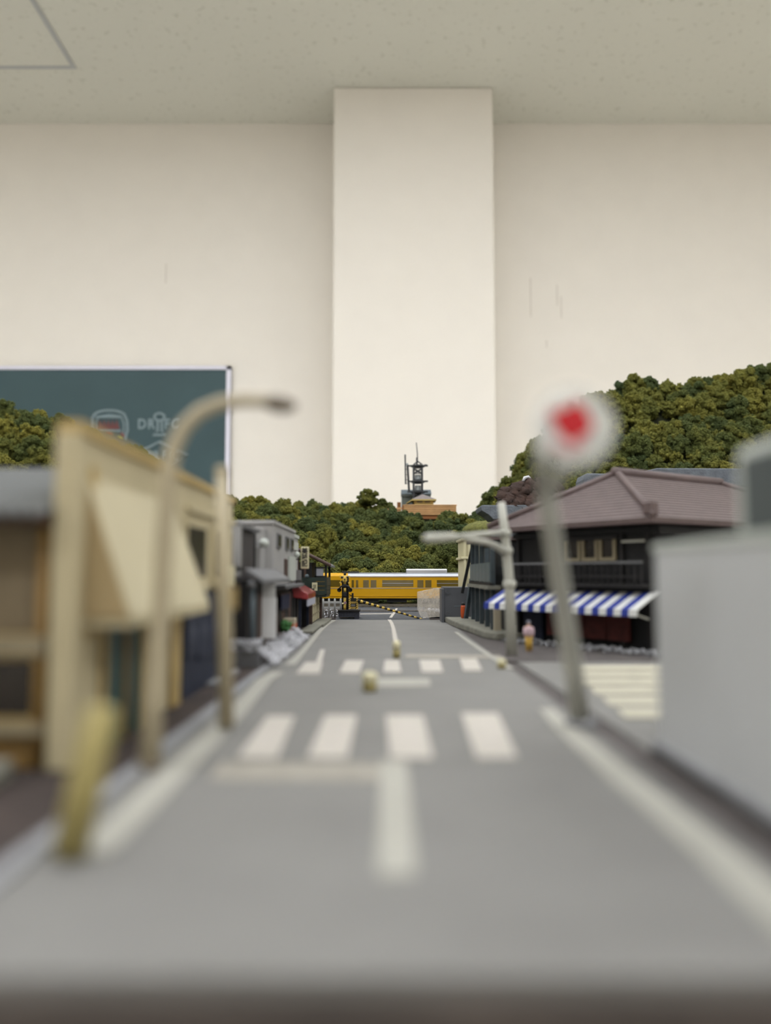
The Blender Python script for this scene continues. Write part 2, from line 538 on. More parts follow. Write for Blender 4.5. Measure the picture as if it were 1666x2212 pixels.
# ------------------------------------------------------------------ table, base board, road
ROAD_Y0 = plane(833, 2110, 0).y
def base():
    t = thing('layout_table', 'brown table carrying the whole model layout', 'table', (0, 5.2, FLOOR_Z))
    top = -0.42 - FLOOR_Z
    box('tabletop', 'table_wood', t, -6, 6, -4.5, 4.7, top - 0.3, top)
    for sx in (-1, 1):
        for sy in (-1, 1):
            box('leg', 'table_wood', t, sx * 5.6 - 0.2, sx * 5.6 + 0.2, sy * 4.2 - 0.2, sy * 4.2 + 0.2, 0, top - 0.3)
    tag(box('base_board', 'board_brown', None, -5.6, 5.6, ROAD_Y0 - 0.015, 9.7, -0.42, -0.012), 'brown wooden base board of the layout, its front edge towards the viewer', kind='structure')
    # road with the side street mouth
    m = MB()
    m.prism([(-0.345, ROAD_Y0), (0.372, ROAD_Y0), (0.372, 4.96), (-0.345, 4.96)], -0.012, 0.0, 'z')
    road = tag(m.build('road', 'asphalt'), 'grey main road running away to the level crossing', kind='structure')
    tag(box('side_street', 'asphalt', None, 0.425, 3.6, 1.32, 2.62, -0.012, -0.002), 'grey side street opening to the right', kind='structure')
    tag(box('gutter_strip', 'gutter', None, 0.372, 0.425, ROAD_Y0, 2.62, -0.012, -0.008), 'dark gutter along the right road edge', kind='structure')
    tag(box('kerb_strip', 'kerb', None, -0.368, -0.345, ROAD_Y0, 4.7, -0.012, 0.006), 'pale kerb along the left road edge', kind='structure')
    tag(box('brown_pavement', 'soil', None, -2.6, -0.368, ROAD_Y0, 2.36, -0.012, 0.003), 'dark brown pavement before the cream shop', kind='structure')
    tag(box('brown_ground', 'soil', None, -4.0, -0.368, 2.36, 5.1, -0.012, 0.002), 'dark ground below the left houses', kind='structure')
    tag(box('grey_ground', 'gutter', None, 0.372, 4.0, 2.62, 5.1, -0.012, 0.0), 'dark ground below the right houses', kind='structure')
    def quad(name, mat, pts, h=0.0025):
        g = [plane(px, py, 0.0) for px, py in pts]
        return MB().prism([(p.x, p.y) for p in g], 0.0, h, 'z').build(name, mat, road)
    # near crosswalk
    for q in ([(512, 1640), (598, 1640), (637, 1549), (578, 1549)], [(664, 1640), (750, 1640), (771, 1547), (703, 1547)],
              [(843, 1640), (936, 1640), (914, 1547), (834, 1547)], [(1030, 1640), (1118, 1638), (1076, 1543), (997, 1543)]):
        quad('crosswalk_stripe', 'paint', q)
    # far crosswalk
    for q in ([(640, 1456), (690, 1456), (697, 1432), (660, 1432)], [(733, 1455), (776, 1455), (786, 1428), (747, 1428)],
              [(828, 1453), (867, 1453), (862, 1427), (832, 1427)], [(912, 1453), (957, 1453), (950, 1427), (906, 1427)],
              [(1002, 1450), (1042, 1450), (1030, 1424), (993, 1424)]):
        quad('crosswalk_stripe', 'paint', q)
    quad('stop_line', 'paint_worn', [(452, 1685), (826, 1688), (826, 1650), (478, 1648)], 0.0015)
    quad('stop_line', 'paint_line', [(795, 1484), (930, 1482), (928, 1467), (800, 1467)], 0.0015)
    quad('stop_line', 'paint_worn', [(872, 1421), (1092, 1423), (1080, 1416), (880, 1414)], 0.0015)
    quad('lane_tick', 'paint', [(676, 1452), (690, 1452), (702, 1404), (692, 1404)], 0.002)
    def stroke(name, mat, pts, h=0.002):
        # pts: (px, py, width)
        Lp, Rp = [], []
        for px, py, w in pts:
            g = plane(px, py, 0)
            Lp.append((g.x - w / 2, g.y)); Rp.append((g.x + w / 2, g.y))
        m = MB()
        n = len(Lp)
        vs = [(x, y, 0.0) for x, y in Lp] + [(x, y, 0.0) for x, y in Rp] + [(x, y, h) for x, y in Lp] + [(x, y, h) for x, y in Rp]
        fs = []
        for i in range(n - 1):
            fs += [(2 * n + i, 3 * n + i, 3 * n + i + 1, 2 * n + i + 1), (i, 2 * n + i, 2 * n + i + 1, i + 1), (n + i, n + i + 1, 3 * n + i + 1, 3 * n + i)]
        fs += [(0, n, 3 * n, 2 * n), (n - 1, 3 * n - 1, 4 * n - 1, 2 * n - 1)]
        m.add(vs, fs)
        return m.build(name, mat, road)
    stroke('centre_line', 'paint_line', [(858, 1895, 0.032), (857, 1870, 0.037), (856, 1800, 0.038), (854, 1740, 0.038), (852, 1690, 0.040), (850, 1645, 0.038)])
    stroke('centre_line', 'paint', [(858, 1417, 0.017), (857, 1400, 0.02), (853, 1375, 0.02), (850, 1358, 0.019), (846, 1346, 0.019), (841, 1339, 0.022)])
    stroke('edge_line', 'paint_line', [(198, 1850, 0.028), (232, 1810, 0.042), (330, 1718, 0.044), (430, 1620, 0.042), (505, 1545, 0.040), (545, 1500, 0.040), (570, 1470, 0.042), (600, 1453, 0.038)])
    stroke('edge_line', 'paint_line', [(627, 1437, 0.030), (650, 1413, 0.022), (676, 1382, 0.022), (692, 1362, 0.026), (705, 1350, 0.028), (722, 1340, 0.026)])
    stroke('edge_line', 'paint_line', [(1820, 2085, 0.045), (1666, 1950, 0.045), (1560, 1855, 0.045), (1450, 1764, 0.044), (1350, 1684, 0.044), (1270, 1616, 0.042), (1220, 1575, 0.038), (1180, 1533, 0.030)])
    stroke('edge_line', 'paint_line', [(1104, 1445, 0.02), (1060, 1418, 0.02), (1015, 1388, 0.019), (985, 1366, 0.019)])
    # zebra bars painted across the side street
    ss = bpy.data.objects['side_street']
    for i in range(6):
        y0 = 1.60 + i * 0.155
        x0 = 0.47 + 0.012 * i
        MB().prism([(x0, y0), (1.9, y0), (1.9, y0 + 0.10 + 0.004 * i), (x0 + 0.012, y0 + 0.10 + 0.004 * i)], -0.002, 0.001, 'z').build('crosswalk_stripe', 'paint_cream', ss)
    # dark speck marks and a small round cover let into the road
base()

# ------------------------------------------------------------------ stones
def stone_cloud(name, mat, fn, n, size, label, cat, parent=None):
    base_v = np.array([(1, 0, 0), (-1, 0, 0), (0, 1, 0), (0, -1, 0), (0, 0, 1), (0, 0, -1)], float)
    base_f = np.array([(0, 2, 4), (2, 1, 4), (1, 3, 4), (3, 0, 4), (2, 0, 5), (1, 2, 5), (3, 1, 5), (0, 3, 5)])
    V, Fc = [], []
    for i in range(n):
        c = np.array(fn())
        s = size * RNG.uniform(0.6, 1.4)
        a, b, g = RNG.uniform(0, 6.28, 3)
        R = np.array(Euler((a, b, g)).to_matrix())
        V.append((base_v * RNG.uniform(0.6, 1.2, (6, 3)) * s) @ R.T + c)
        Fc.append(base_f + 6 * i)
    me = bpy.data.meshes.new(name)
    me.from_pydata(np.concatenate(V).tolist(), [], np.concatenate(Fc).tolist())
    me.materials.append(MATS[mat])
    o = bpy.data.objects.new(name, me)
    COL.objects.link(o)
    if parent: o.parent = parent
    return tag(o, label, cat, kind='stuff')

# ------------------------------------------------------------------ cream shop (left foreground)
def cream_shop():
    X = -0.45
    t = thing('cream_shop', 'cream corner shop with tall false front and sloped awning at left', 'building', (X, 1.165, 0.003))
    fy = lambda y: y - 1.165
    Y0, Y1 = 1.165, 2.36
    box('front_wall', 'cream', t, -0.02, 0, 0, fy(Y1), 0, 0.50, bevel=0.003)
    box('parapet_cap', 'cream_trim', t, -0.03, 0.008, -0.006, fy(Y1) + 0.006, 0.482, 0.50, bevel=0.002)
    box('corner_pilaster', 'cream', t, -0.030, 0.004, -0.010, 0.03, 0, 0.482, bevel=0.003)
    box('trim_strip', 'cream_trim', t, 0.0, 0.006, 0.045, 0.07, 0.18, 0.44, bevel=0.002)
    # side wall facing the viewer, roof
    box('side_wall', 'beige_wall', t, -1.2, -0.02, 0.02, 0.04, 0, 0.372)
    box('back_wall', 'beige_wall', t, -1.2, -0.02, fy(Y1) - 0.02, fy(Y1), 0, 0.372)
    rf = MB()
    n = 60
    for side in (0, 1):
        ya, za = (-0.06, 0.366) if side == 0 else (1.29, 0.366)
        yb, zb = 0.55, 0.50
        vs, fs = [], []
        for i in range(n * 4 + 1):
            x = -1.25 + (1.22) * i / (n * 4)
            dz = 0.006 * math.sin(i * math.pi / 2)
            vs += [(x, ya, za + dz), (x, yb, zb + dz)]
        for i in range(n * 4):
            fs.append((2 * i, 2 * i + 2, 2 * i + 3, 2 * i + 1))
        rf.add(vs, fs)
    ro = rf.build('roof', 'roof_grey', t, label='grey corrugated roof')
    so = ro.modifiers.new('thick', 'SOLIDIFY'); so.thickness = 0.006
    box('fascia', 'brown_wood', t, -1.2, -0.03, -0.05, 0.02, 0.35, 0.362)
    # window in the side wall
    w = box('side_window', 'cream_trim', t, -0.20, -0.03 - 0.012, 0.0, 0.03, 0.06, 0.19)
    w2 = box('pane', 'dark_pane', w, -0.19, -0.055, -0.004, 0.0, 0.075, 0.155)
    box('lintel', 'lattice', w, -0.21, -0.035, -0.012, 0.0, 0.162, 0.188)
    box('window_sill', 'lattice', w, -0.21, -0.035, -0.014, 0.0, 0.05, 0.066)
    MB().tube([(-0.045, 0.0, 0.0), (-0.045, 0.0, 0.35)], 0.008, 8).build('drainpipe', 'tan_brown', t, True)
    box('lower_panel', 'tan_brown', t, -1.2, -0.05, 0.008, 0.03, 0.0, 0.045)
    # sloped awning with side gussets
    a0, a1 = fy(1.20), fy(1.73)
    zt, zb, px = 0.425, 0.214, 0.072
    MB().add([(0, a0, zt), (0, a1 - 0.03, zt), (px, a1, zb), (px, a0, zb), (0, a0, zt - 0.012), (0, a1 - 0.03, zt - 0.012), (px - 0.006, a1, zb - 0.012), (px - 0.006, a0, zb - 0.012)],
             [(0, 1, 2, 3), (4, 7, 6, 5), (0, 3, 7, 4), (1, 5, 6, 2), (2, 6, 7, 3), (0, 4, 5, 1)]).build('awning', 'cream_light', t)
    MB().prism([(0, zt - 0.004), (px - 0.002, zb - 0.002), (0.0, zb - 0.002)], a0 - 0.004, a0 + 0.004, 'y').build('gusset', 'cream_shaded', t)
    g2 = MB().prism([(0, zt), (px, zb), (0.0, zb)], a1 - 0.034, a1 - 0.026, 'y').build('gusset', 'cream_shaded', t)
    box('awning_beam', 'cream', t, 0, px, a0, a1, zb - 0.016, zb - 0.004)
    # ground floor openings
    d = box('door', 'green_door', t, 0, 0.006, fy(1.275), fy(1.475), 0.0, 0.205)
    for yy in (1.27, 1.38, 1.47):
        box('door_frame', 'cream_trim' if yy != 1.38 else 'tan_brown', d, 0.004, 0.011, fy(yy), fy(yy + 0.010), 0.0, 0.205)
    box('column', 'cream', t, 0, 0.02, fy(1.50), fy(1.56), 0, 0.21, bevel=0.003)
    box('column', 'cream_trim', t, 0, 0.012, fy(1.68), fy(1.74), 0, 0.21, bevel=0.003)
    nv = box('entrance', 'navy', t, 0, 0.006, fy(1.78), fy(2.26), 0.0, 0.235)
    for k in range(4):
        c = box('curtain_panel', 'navy', nv, 0.006, 0.012, fy(1.79 + k * 0.118), fy(1.79 + k * 0.118 + 0.112), 0.075 if k else 0.09, 0.215)
        yc = fy(1.845 + k * 0.118)
        for j, (dy, z0, z1) in enumerate(((-0.02, 0.13, 0.165), (0.0, 0.145, 0.15), (0.016, 0.125, 0.155))):
            box('brush_mark', 'white_print', c, 0.012, 0.0126, yc + dy, yc + dy + (0.006 if j != 1 else 0.02), z0, z1)
    # upper windows
    for ya, yb in ((1.775, 1.975), (2.06, 2.20)):
        w = box('upper_window', 'cream', t, 0, 0.010, fy(ya), fy(yb), 0.255, 0.395)
        box('pane', 'dark_pane', w, 0.010, 0.012, fy(ya + 0.012), fy(yb - 0.012), 0.27, 0.385)
        box('window_sill', 'cream', w, 0, 0.02, fy(ya - 0.01), fy(yb + 0.01), 0.245, 0.257)
    box('string_course', 'cream', t, 0, 0.010, fy(1.8), fy(Y1), 0.42, 0.432)
    box('shop_sign', 'sign_cream', t, 0.0, 0.014, fy(2.17), fy(2.33), 0.245, 0.30, label='small sign panel with faded red print')
    # concrete step beside the shop
    s = box('doorstep', 'slab', None, -1.4, -0.505, 0.86, 1.115, 0.003, 0.03, bevel=0.003)
    tag(s, 'pale concrete step beside the cream shop', 'step')
    tag(box('doorstep', 'kerb', None, -0.44, -0.41, 2.0, 2.28, 0.003, 0.014, bevel=0.002), 'pale strip of step below the navy shop curtains', 'step')
cream_shop()

# ------------------------------------------------------------------ posts and poles in the foreground
def left_posts():
    b = plane(322, 1660, 0.0)
    t = thing('street_lamp', 'beige curved street lamp arching over the left kerb', 'street lamp', b)
    def L(px, py, Y): return at(px, py, Y) - b
    Y = b.y
    pts = [Vector((0, 0, 0)), L(333, 1500, Y), L(346, 1340, Y), L(357, 1150, Y), L(364, 1020, Y), L(376, 965, Y), L(398, 922, Y), L(432, 890, Y), L(475, 872, Y), L(525, 865, Y), L(580, 867, Y)]
    MB().tube(pts, [0.016, 0.0145, 0.014, 0.0135, 0.0125, 0.012, 0.0115, 0.011, 0.0105, 0.010, 0.009], 12).build('post', 'pole_beige', t, True)
    MB().tube([L(572, 868, Y), L(590, 871, Y), L(615, 875, Y), L(640, 878, Y)], [0.008, 0.013, 0.013, 0.006], 12).build('lamp_head', 'lamp_dark', t, True)
    MB().lathe([(0.019, 0), (0.019, 0.006), (0.0165, 0.010)], (0, 0, 0.0), 14).build('foot', 'lamp_dark', t, True)

    b = plane(150, 1845, 0.006)
    t = thing('marker_post', 'thick yellow marker post leaning at the left kerb', 'post', b)
    p1 = L2 = at(222, 1528, b.y + 0.02) - b
    MB().tube([(0, 0, 0), p1 * 0.5, p1 * 0.97, p1], [0.0180, 0.0172, 0.0162, 0.012], 14).build('post', 'yellow_post', t, True)
    MB().tube([p1 * 0.97, p1 * 1.01], [0.0163, 0.010], 14).build('cap', 'yellow_post', t, True)
    q = at(176, 1545, b.y + 0.3) - b
    t2 = thing('pavement_sign', 'small dark upright sign board before the cream shop', 'sign', (plane(172, 1610, 0.003)))
    box('board', 'navy', t2, -0.012, 0.012, -0.004, 0.004, 0.02, 0.085)
    for s in (-1, 1):
        box('leg', 'dark_wood', t2, s * 0.009 - 0.002, s * 0.009 + 0.002, -0.004, 0.004, 0.0, 0.02)

    b = plane(489, 1570, 0.006)
    t = thing('utility_pole', 'pale utility pole at the far end of the cream shop', 'pole', b)
    Y = b.y
    top = at(479, 1012, Y) - b
    MB().tube([(0, 0, 0), top * 0.5, top], [0.0145, 0.0135, 0.012], 12).build('shaft', 'pole_beige', t, True)
    MB().tube([top * 0.985, top * 1.0 + Vector((0, 0, 0.004))], [0.014, 0.010], 12).build('pole_cap', 'pole_beige', t, True)
    pl = at(503, 1292, Y) - b
    box('sign_plate', 'cream_trim', t, pl.x - 0.010, pl.x + 0.006, pl.y - 0.004, pl.y + 0.004, pl.z - 0.02, pl.z + 0.02, label='small yellow plate')
left_posts()

def centre_markers():
    spec = [((799, 1492), 0.017, 0.045, 'stubby cream marker beside the stop line between the crosswalks'),
            ((857, 1421), 0.012, 0.058, 'slim cream and yellow marker on the centre line'),
            ((1084, 1443), 0.013, 0.026, 'small yellowish marker at the right road edge')]
    for (px, py), r, h, lab in spec:
        b = plane(px, py, 0.002)
        t = thing('marker_stub', lab, 'marker', b, 0, 'road marker stubs')
        MB().lathe([(r, 0), (r, h * 0.5)], (0, 0, 0), 14).build('base', 'yellow_post', t, True)
        MB().lathe([(r * 1.05, h * 0.45), (r * 1.05, h * 0.8), (r * 0.8, h * 0.95), (0.001, h)], (0, 0, 0), 14).build('cap', 'sign_cream', t, True)
centre_markers()

def right_posts():
    # round sign on leaning post
    b = plane(1256, 1568, 0.0)
    t = thing('round_sign', 'round white sign with red mark on a leaning pale post at right', 'sign', b)
    L = lambda px, py, Y: at(px, py, Y) - b
    MB().tube([(0, 0, 0), L(1238, 1440, b.y - 0.03), L(1212, 1270, b.y - 0.12), L(1190, 1130, b.y - 0.22), L(1181, 1055, b.y - 0.30)],
              [0.0185, 0.018, 0.0165, 0.015, 0.0135], 14).build('post', 'pole_grey', t, True)
    MB().tube([L(1182, 1070, b.y - 0.29), L(1168, 1000, b.y - 0.38), L(1165, 965, b.y - 0.44)], [0.012, 0.010, 0.008], 10).build('bracket', 'pole_grey', t, True)
    MB().tube([L(1182, 1070, b.y - 0.29), L(1205, 1035, b.y - 0.37), L(1222, 1005, b.y - 0.44)], [0.012, 0.0095, 0.008], 10).build('bracket', 'pole_grey', t, True)
    MB().lathe([(0.03, 0), (0.03, 0.008), (0.02, 0.016)], (0, 0, 0), 16).build('foot', 'kerb', t, True)
    Yd = b.y - 0.58
    c = L(1240, 922, Yd)
    k = Yd / F_PX
    MB().lathe([(88 * k, 0.006), (90 * k, 0.003), (90 * k, -0.001), (88 * k, -0.003)], c, 40, 'y').build('outer_disc', 'clear_disc', t, label='translucent pale rim')
    c2 = L(1226, 925, Yd - 0.004)
    MB().lathe([(54 * k, 0.0), (54 * k, -0.003)], c2, 36, 'y').build('face_disc', 'sign_white', t)
    pts = [(1186, 888), (1216, 884), (1248, 866), (1264, 882), (1282, 915), (1274, 936), (1254, 944), (1242, 960), (1218, 946), (1198, 922)]
    ql = [L(px, py, Yd - 0.008) for px, py in pts]
    MB().prism([(p.x, p.z) for p in ql], ql[0].y - 0.001, ql[0].y + 0.001, 'y').build('red_emblem', 'sign_red', t, label='irregular red mark')
    arc = [L(1226 + 44 * math.cos(math.radians(a)), 928 + 44 * math.sin(math.radians(a)), Yd - 0.009) for a in range(30, 150, 12)]
    MB().tube(arc, 0.004, 6).build('pink_arc', 'sign_pink', t)

    # signal pole with arm over the road
    b = plane(1106, 1416, 0.0)
    t = thing('signal_pole', 'pale signal pole with long arm over the road before the dark house', 'pole', b)
    L = lambda px, py, Y: at(px, py, Y) - b
    Y = b.y
    MB().tube([(0, 0, 0), L(1100, 1250, Y), L(1091, 1150, Y), L(1083, 1085, Y)], [0.020, 0.0175, 0.0155, 0.013], 12).build('shaft', 'pole_grey', t, True)
    for py in (1262, 1190, 1152):
        q = L(1101 - (1262 - py) * 0.1, py, Y)
        MB().lathe([(0.021, -0.012), (0.0235, -0.006), (0.0235, 0.006), (0.021, 0.012)], q, 12).build('collar', 'pole_grey', t, True)
    MB().tube([L(1088, 1150, Y), L(1040, 1154, Y - 0.25), L(985, 1160, Y - 0.5)], [0.010, 0.009, 0.008], 10).build('arm', 'pole_grey', t, True)
    MB().tube([L(990, 1160, Y - 0.48), L(980, 1160, Y - 0.52), L(925, 1163, Y - 0.75), L(917, 1163, Y - 0.78)], [0.007, 0.0125, 0.0125, 0.007], 12).build('signal_head', 'pole_grey', t, True)
    MB().tube([L(1089, 1192, Y), L(1072, 1180, Y - 0.1), L(1050, 1171, Y - 0.22), L(1005, 1164, Y - 0.42)], [0.014, 0.012, 0.010, 0.008], 10).build('brace', 'pole_grey', t, True)
right_posts()

# ------------------------------------------------------------------ grey building at right edge
def grey_building():
    X = 0.437
    t = thing('grey_building', 'plain light grey building cut off by the right edge', 'building', (X, 0.62, 0.0))
    box('wall_block', 'grey_wall', t, 0, 0.9, 0, 0.69, 0, 0.325, bevel=0.006)
    box('plinth', 'kerb', t, -0.008, 0.9, 0, 0.70, 0, 0.014, bevel=0.002)
    box('parapet', 'grey_light', t, -0.003, 0.9, -0.003, 0.693, 0.316, 0.328, bevel=0.003)
    r = thing('rooftop_box', 'pale grey-green box with dark panel on the grey building roof', 'rooftop unit', (0.463, 0.86, 0.328))
    box('casing', 'grey_light', r, 0, 0.24, 0, 0.20, 0, 0.118, bevel=0.012)
    box('front_panel', 'grey_dark', r, 0.02, 0.22, -0.006, 0.002, 0.008, 0.10, bevel=0.002)
    box('side_panel', 'grey_dark', r, -0.004, 0.002, 0.012, 0.168, 0.006, 0.10, bevel=0.004)
grey_building()

# ------------------------------------------------------------------ left row of houses
def left_houses():
    # raised gravel plot at the front
    t = thing('gravel_plot', 'low grey walled plot in front of the dark shop', 'planter', (-0.43, 2.42, 0.0))
    box('retaining_wall', 'mid_grey', t, -0.42, 0.055, 0.0, 0.04, 0.0, 0.05, bevel=0.003)
    box('bed', 'gutter', t, -0.42, 0.05, 0.04, 0.95, 0.0, 0.045)
    def g1():
        if RNG.random() < 0.55:
            return (RNG.uniform(-0.82, -0.375), 2.42 + RNG.uniform(-0.012, 0.05), 0.052 + RNG.uniform(0, 0.03))
        y = RNG.uniform(2.42, 3.45)
        s = RNG.random() ** 0.7
        return (-0.385 + 0.055 * s, y, 0.044 * (1 - s) + 0.005 + RNG.uniform(0, 0.010))
    stone_cloud('white_gravel', 'ballast', g1, 2400, 0.0055, 'white gravel heaped along the left kerb before the dark shop', 'gravel')

    # dark two storey shop
    t = thing('dark_shop', 'dark wooden shop with lean-to eave just past the cream shop', 'building', (-0.43, 2.50, 0.0))
    box('ground_floor', 'dark_wood', t, -0.6, 0, 0, 0.62, 0, 0.26)
    box('pent_eave', 'mid_grey', t, 0, 0, 0, 0, 0, 0) if False else None
    MB().prism([(0.0, 0.285), (0.055, 0.25), (0.055, 0.262), (0.0, 0.298)], -0.03, 0.66, 'y').build('pent_eave', 'mid_grey', t)
    for k in range(7):
        box('door_panel', 'black_wood' if k % 2 else 'brown_wood', t, 0.0, 0.006, 0.04 + k * 0.08, 0.04 + k * 0.08 + 0.072, 0.02, 0.215)
    MB().tube([(0.02, -0.012, 0.0), (0.02, -0.012, 0.24)], 0.009, 10).build('drainpipe', 'slate_post', t, True)
    MB().ball((0.018, -0.02, 0.248), 0.014).build('pipe_head', 'mid_grey', t, True)
    box('upper_wall', 'louvre', t, -0.6, -0.045, 0.03, 0.4, 0.26, 0.425)
    for k in range(7):
        box('louvre_slat', 'dark_wood', t, -0.24, -0.05, 0.018, 0.03, 0.285 + k * 0.017, 0.285 + k * 0.017 + 0.009)
    box('balcony_frame', 'pale_grey', t, -0.26, -0.022, 0.0, 0.02, 0.405, 0.43)
    box('balcony_frame', 'pale_grey', t, -0.045, -0.022, 0.0, 0.02, 0.275, 0.405)
    box('balcony_frame', 'pale_grey', t, -0.26, -0.022, 0.0, 0.02, 0.29, 0.302)
    box('upper_roof', 'mid_grey', t, -0.62, -0.03, 0.0, 0.45, 0.43, 0.442)

    bt = thing('hanging_banner', 'tall white cloth banner before the dark shop', 'banner', (-0.402, 2.78, 0.0))
    box('cloth', 'banner_white', bt, -0.026, 0.026, -0.003, 0.003, 0.06, 0.20)
    box('cloth_top', 'sign_white', bt, -0.022, 0.022, -0.003, 0.003, 0.20, 0.255)
    MB().tube([(-0.03, 0, 0.2), (0.03, 0, 0.2)], 0.003, 6).build('rod', 'dark_wood', bt)
    MB().tube([(0.0, 0.006, 0.0), (0.0, 0.006, 0.265)], 0.004, 6).build('pole', 'dark_wood', bt)

    # pale grey three storey block
    t = thing('grey_block', 'pale grey three storey block with small dark windows on the left row', 'building', (-0.44, 3.02, 0.0))
    box('walls', 'pale_grey', t, -0.55, 0, 0.13, 0.86, 0.235, 0.475, bevel=0.004)
    box('ground_floor', 'dark_wood', t, -0.55, 0.0, 0.13, 0.86, 0.0, 0.235)
    box('parapet', 'pale_grey', t, -0.56, 0.006, 0.12, 0.87, 0.475, 0.49, bevel=0.003)
    box('front_bay', 'pale_grey', t, -0.26, -0.03, 0.0, 0.13, 0.29, 0.455, bevel=0.003)
    box('bay_window', 'black_wood', t, -0.25, -0.048, -0.004, 0.002, 0.30, 0.432)
    for y0, y1 in ((0.22, 0.33), (0.50, 0.60), (0.68, 0.78)):
        w = box('window', 'mid_grey', t, 0, 0.006, y0, y1, 0.385, 0.445)
        box('pane', 'dark_pane', w, 0.006, 0.008, y0 + 0.015, y1 - 0.015, 0.392, 0.438)
    w = box('window', 'brown_wood', t, 0, 0.006, 0.47, 0.56, 0.265, 0.345)
    box('wall_panel', 'grey_light', t, 0, 0.010, 0.60, 0.85, 0.25, 0.36)
    box('pent_eave', 'mid_grey', t, 0, 0.05, 0.14, 0.84, 0.222, 0.236, bevel=0.002)
    for k in range(6):
        box('door_panel', 'black_wood' if k % 2 else 'brown_wood', t, 0, 0.005, 0.16 + k * 0.11, 0.16 + k * 0.11 + 0.1, 0.02, 0.2)
    MB().ball((0.02, 0.80, 0.372), 0.014).build('wall_lamp', 'grey_light', t, True)
    MB().ball((-0.015, -0.012, 0.395), 0.018).build('wall_unit', 'grey_light', t, True)

    t = thing('grey_annex', 'narrow pale grey annex behind the grey block', 'building', (-0.46, 3.89, 0.0))
    box('walls', 'pale_grey', t, -0.4, 0, 0, 0.33, 0.0, 0.475, bevel=0.004)
    box('cornice', 'grey_light', t, -0.41, 0.006, -0.004, 0.345, 0.462, 0.48, bevel=0.002)
    box('shop_front', 'mid_grey', t, -0.2, 0.02, 0.02, 0.33, 0.0, 0.30)
    box('shutter', 'dark_wood', t, 0.02, 0.026, 0.06, 0.30, 0.02, 0.25)
    box('upper_window', 'grey_light', t, 0, 0.008, 0.05, 0.28, 0.40, 0.44)

    # things before the shops
    c = thing('shop_curtain', 'navy cloth curtain over a shop door right of the white banner', 'curtain', (-0.428, 3.25, 0.0))
    for k in range(3):
        box('curtain_panel', 'navy_cloth', c, 0.006, 0.011, k * 0.09, k * 0.09 + 0.084, 0.135, 0.195)
    MB().tube([(0.008, -0.01, 0.196), (0.008, 0.28, 0.196)], 0.003, 6).build('rod', 'brown_wood', c)
    p = thing('potted_bush', 'small green bush in a pot on the left pavement', 'plant', (-0.405, 3.30, 0.006))
    MB().lathe([(0.016, 0), (0.022, 0.035)], (0, 0, 0), 12).build('pot', 'navy', p, True)
    m = MB()
    for k in range(26):
        a, b_ = random.uniform(0, 6.28), random.uniform(0, 0.022)
        m.ball((b_ * math.cos(a), b_ * math.sin(a), 0.05 + random.uniform(-0.012, 0.03)), random.uniform(0.008, 0.013), 6)
    m.build('foliage', 'leaf_green', p)
    v = thing('vending_machine', 'orange and cream vending machine beside the green bush', 'vending machine', (-0.40, 3.40, 0.006))
    box('cabinet', 'machine_cream', v, -0.032, 0.02, 0, 0.06, 0, 0.088, bevel=0.003)
    box('front', 'orange', v, -0.024, 0.016, -0.003, 0.002, 0.006, 0.066)
    box('side_panel', 'orange', v, 0.018, 0.022, 0.008, 0.055, 0.006, 0.066)

    # red awning
    a = thing('red_awning', 'box shaped red awning with pale valance on the left row', 'awning', (-0.44, 3.80, 0.0))
    MB().add([(0.0, 0.0, 0.232), (0.0, 0.42, 0.232), (0.075, 0.42, 0.188), (0.075, 0.0, 0.188), (0.0, 0.0, 0.17), (0.0, 0.42, 0.17), (0.075, 0.42, 0.16), (0.075, 0.0, 0.16)],
             [(0, 1, 2, 3), (4, 7, 6, 5), (0, 3, 7, 4), (1, 5, 6, 2), (2, 6, 7, 3), (0, 4, 5, 1)]).build('cover', 'red_awning', a, bevel=0.003)
    box('valance', 'valance', a, 0.068, 0.074, 0.01, 0.41, 0.128, 0.162)
    box('post', 'navy', a, 0.03, 0.042, 0.01, 0.022, 0.0, 0.16)
    box('post', 'navy', a, 0.03, 0.042, 0.39, 0.402, 0.0, 0.16)

    # vertical sign board
    s = thing('vertical_sign', 'tall cream sign board with dark brushed characters on the left row', 'sign', (-0.403, 4.02, 0.0))
    box('board', 'sign_cream', s, -0.020, 0.020, -0.008, 0.010, 0.306, 0.416, bevel=0.004)
    for k, ch in enumerate('美味記'):
        text_part(ch, 0.034, 'ink', s, (0, -0.0085, 0.392 - k * 0.031), FACE_CAM, 'lettering', 0.0006, 0.9, 0.0009)
    box('bracket', 'dark_wood', s, -0.06, -0.02, -0.002, 0.004, 0.35, 0.356)

    # dark wooden house with green balcony
    t = thing('balcony_house', 'dark wooden house with green balcony beside the level crossing', 'building', (-0.385, 4.52, 0.0))
    box('ground_walls', 'dark_wood', t, -0.5, -0.012, -0.27, 0.30, 0.0, 0.20)
    box('corner_post', 'brown_wood', t, -0.018, 0.006, 0.285, 0.312, 0.0, 0.18)
    box('corner_post', 'brown_wood', t, -0.018, 0.0, -0.28, -0.266, 0.0, 0.20)
    box('upper_walls', 'dark_wood', t, -0.5, -0.03, 0.02, 0.30, 0.20, 0.345)
    for k in range(5):
        y = -0.255 + k * 0.106
        sp = box('shoji_panel', 'cream_shoji', t, -0.012, -0.006, y, y + 0.098, 0.022, 0.155)
        box('lattice_bar', 'lattice', sp, -0.006, -0.003, y + 0.046, y + 0.052, 0.022, 0.155)
        for zz in (0.06, 0.105):
            box('lattice_bar', 'lattice', sp, -0.006, -0.003, y, y + 0.098, zz, zz + 0.005)
